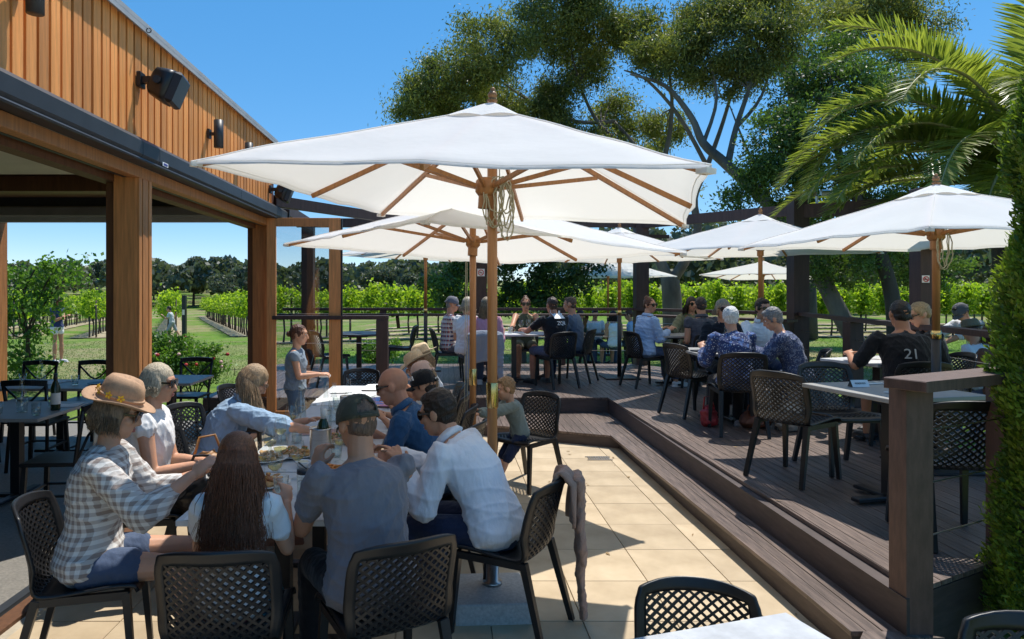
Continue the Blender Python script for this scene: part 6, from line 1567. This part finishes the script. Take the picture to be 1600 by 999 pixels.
sheet('paper_menu', 'white menu sheet on the middle inside table', -4.3, 7.45, .752, .24, .32, -.3, PAPER, 'menu', 'menus inside')
item('side_plate', lambda t: MB().lathe([(0, .004), (.07, 0), (.115, .014), (.115, .017), (.07, .006), (0, .006)], 24).build('plate', GREY, t, True), 'dark plate on the middle inside table beside the post', 'plate', -3.72, 7.3, .752)
# deck tables
DT = DZ + .752
def mk_amber(t):
    MB().lathe([(0, .004), (.032, 0), (.040, .10), (.038, .10), (.030, .008), (0, .008)], 18).build('glass', GLASS, t, True); MB().lathe([(0, .009), (.0295, .009), (.036, .08), (0, .08)], 16).build('drink', AMBER, t, True)
item('amber_drink', mk_amber, 'glass of orange drink on the white deck table', 'glass', .86, 10.3, DT)
wg(1.15, 10.45, 'wine glass before the woman in the olive top', DT); wg(1.28, 10.6, 'wine glass right of the one before the woman in olive', DT); tb(.98, 10.4, 'tumbler right of the orange drink', DT); tb(1.22, 10.3, 'tumbler at the near edge of the white deck table', DT); tb(.75, 10.5, 'tumbler left of the orange drink', DT)
cf(2.98, 7.25, 'clear water bottle on the table of the floral blouses', DT)
item('slate_tray', lambda t: MB().box((0, 0, .008), (.26, .18, .014), ch=.004).build('tray', BLACKM, t), 'black tray at the left corner of the floral blouse table', 'tray', 2.78, 7.3, DT, .3)
cd = thing('tent_card', 'small white reserved tent card on the empty set table', 'card', (2.80, 4.62, DT), .1)
MB().add([(-.062, -.025, 0), (.062, -.025, 0), (.062, 0, .045), (-.062, 0, .045), (-.062, .025, 0), (.062, .025, 0)], [(0, 1, 2, 3), (3, 2, 5, 4)]).build('card', PAPER, cd)
mw = text_mesh('RESERVED', .017, .0004)
mw.materials.append(INK); link('lettering', mw, cd, (0, -.0140, .0235), (R(61), 0, 0))
MB().add([(-.0628, -.027, 0), (-.0628, .027, 0), (-.0628, 0, .047)], [(0, 1, 2)]).build('dark_end', INK, cd)
for x, y, rz, l in ((2.90, 4.32, .2, 'white napkin with cutlery at the near side of the set table'), (3.15, 4.72, .2, 'white napkin with cutlery at the far right of the set table'), (2.95, 4.78, .2, 'white napkin with cutlery at the far side of the set table')):
    n_ = thing('napkin_setting', l, 'napkin', (x, y, DT), rz, 'napkin settings on the empty table'); MB().box((0, 0, .003), (.20, .10, .005)).build('napkin', LINEN, n_)
    MB().box((0, .015, .008), (.19, .012, .003)).ell((.09, .015, .008), (.022, .011, .003), None, 8, 5).build('fork', STEEL, n_, True); MB().box((0, -.015, .008), (.20, .014, .003)).build('knife', STEEL, n_)
sheet('paper_menu', 'white menu under the right hand of the man in black', 4.42, 6.25, DT, .3, .22, .2, PAPER, 'menu')
sheet('paper_menu', 'white paper on the round black table', at(561, 10.6) - .1, 10.5, DT, .3, .2, .1, GREY, 'menu')
# food in hands, watch
sk = thing('snack_box', 'small pinkish snack held by the standing girl', 'snack', (-1.235, 6.94, .885)); MB().box((0, 0, 0), (.11, .07, .02), ch=.004).build('wafer', CERAM, sk); MB().box((.0, 0, .018), (.09, .06, .016), ch=.005).build('filling', mat('salmon_pink', (.72, .38, .27), .6, .1, 30, .2), sk)
# bags
def bag(name, label, x, y, z, m, sx, sy, sz, rz, seed):
    t = thing(name, label, 'bag', (x, y, z), rz); mb = MB(); g = random.Random(seed)
    mb.ell((0, 0, sz * .45), (sx, sy, sz * .5)); mb.ell((sx * .2, 0, sz * .3), (sx * .9, sy * 1.1, sz * .32)); mb.ell((-sx * .3, 0, sz * .35), (sx * .7, sy * 1.05, sz * .4)); remesh(mb, 'body', m, t, .012, 4, wrinkle(.014, seed, .9))
    MB().tube([(-sx * .7, 0, sz * .75), (-sx * .4, .02, sz * 1.25), (sx * .3, .01, sz * 1.3), (sx * .7, 0, sz * .75)], .009, 6).build('strap', m, t, True)
bag('handbag', 'tan leather handbag hung between the blonde women at the table', -1.50, 4.30, .50, mat('tan_leather', (.33, .15, .04), .5, .2, 8, .2), .13, .08, .26, .4, 201)
bag('handbag', 'black leather handbag beside the woman in white', -1.42, 3.95, .46, mat('black_leather', (.015, .015, .017), .4, .2, 8, .2), .16, .09, .26, -.3, 202)
bag('handbag', 'red bag on the deck under the table of the floral blouses', 2.72, 7.05, DZ, mat('red_leather', (.30, .02, .025), .5, .2, 8, .2), .09, .07, .24, .2, 203)
bag('tote_bag', 'pale cloth bag at the feet of the grey haired woman', 3.45, 6.85, DZ, mat('pale_canvas_bag', (.45, .41, .36), .85, .15, 8, .2), .15, .12, .30, .5, 204)
bag('handbag', 'low brown bag on the deck behind the pale cloth bag', 3.18, 7.0, DZ, mat('brown_leather', (.12, .04, .02), .5, .2, 8, .2), .17, .11, .18, .3, 205)
# cardigan on the chair back, jackets on chairs
def drape_on(name, label, cx, cy, cyaw, z, m, u0, u1, back, front, sleeve=None, thick=.012, seed=1):
    t = thing(name, label, 'garment', (cx, cy, z), R(cyaw)); mb = MB()
    def fn(a, b):
        u = u0 + (u1 - u0) * a; d = -front + (back + front) * b
        if d < 0: p = shell(u, max(0, 1 + d / 1.12)) + Vector((0, .020, .012))
        else:
            p = shell(u, 1.0); f_ = min(1, d / .05); p = p + Vector((0, .02 - .05 * f_, .012 - max(0, d - .02)))
            if d > .06: q = shell(u, max(0.5, 1 - (d - .02) / 1.12)); p.y = min(p.y, q.y - .022) - .02 * math.sin(a * 9 + d * 8) * min(1, d * 4) - .02
        return p + Vector((.008 * math.sin(b * 11 + seed), .006 * math.sin(a * 17 + seed), -.02 * math.sin(a * 6.5 + seed) * max(0, d) * 2))
    mb.grid(fn, 18, 22); o = mb.build('cloth', m, t, True); solidify(o, thick, m)
    for (u, dx, zl, w) in sleeve or []:
        p = shell(u, 1.0) + Vector((0, -.045, .0)); k = MB(); S = []
        for q in range(9):
            f_ = q / 8; c = p + Vector((dx * f_ + .012 * math.sin(f_ * 7), -.03 * f_ - .015, -.02 + (zl - p.z) * f_)); S.append((c, Vector((1, .3, 0)).normalized(), Vector((-.3, 1, 0)).normalized(), w * (1 - .30 * f_), .020 + .012 * (1 - f_)))
        loft(k, S, 16); remesh(k, 'sleeve', m, t, .009, 3, wrinkle(.010, seed + 5, 1.0))
KNIT = clothmat('rib_knit', (.36, .235, .18), 'rib', scale=70)
drape_on('cardigan', 'beige ribbed cardigan hanging over the chair of the man in white linen', .24 + .07, 3.56 - .02, 62, 0, KNIT, .40, 1.05, .28, .13, [(.90, .02, .07, .085), (.66, -.01, .40, .07)], .014, 3)
drape_on('denim_jacket', 'grey denim jacket hung over the chair of the woman in pink', .58, 9.80, -8, DZ, clothmat('grey_denim', (.24, .26, .30)), -.04, 1.04, .46, .06, [(.97, .03, .12, .06), (.05, -.03, .2, .06)], .012, 7)
drape_on('cream_jacket', 'cream jacket hanging on a chair inside at the left edge', -2.98 - .0, 5.25, 95, 0.03, clothmat('cream_cloth', (.55, .50, .40)), .1, .9, .36, .04, [], .012, 9)
flush()
# coiled hat of labels kept short
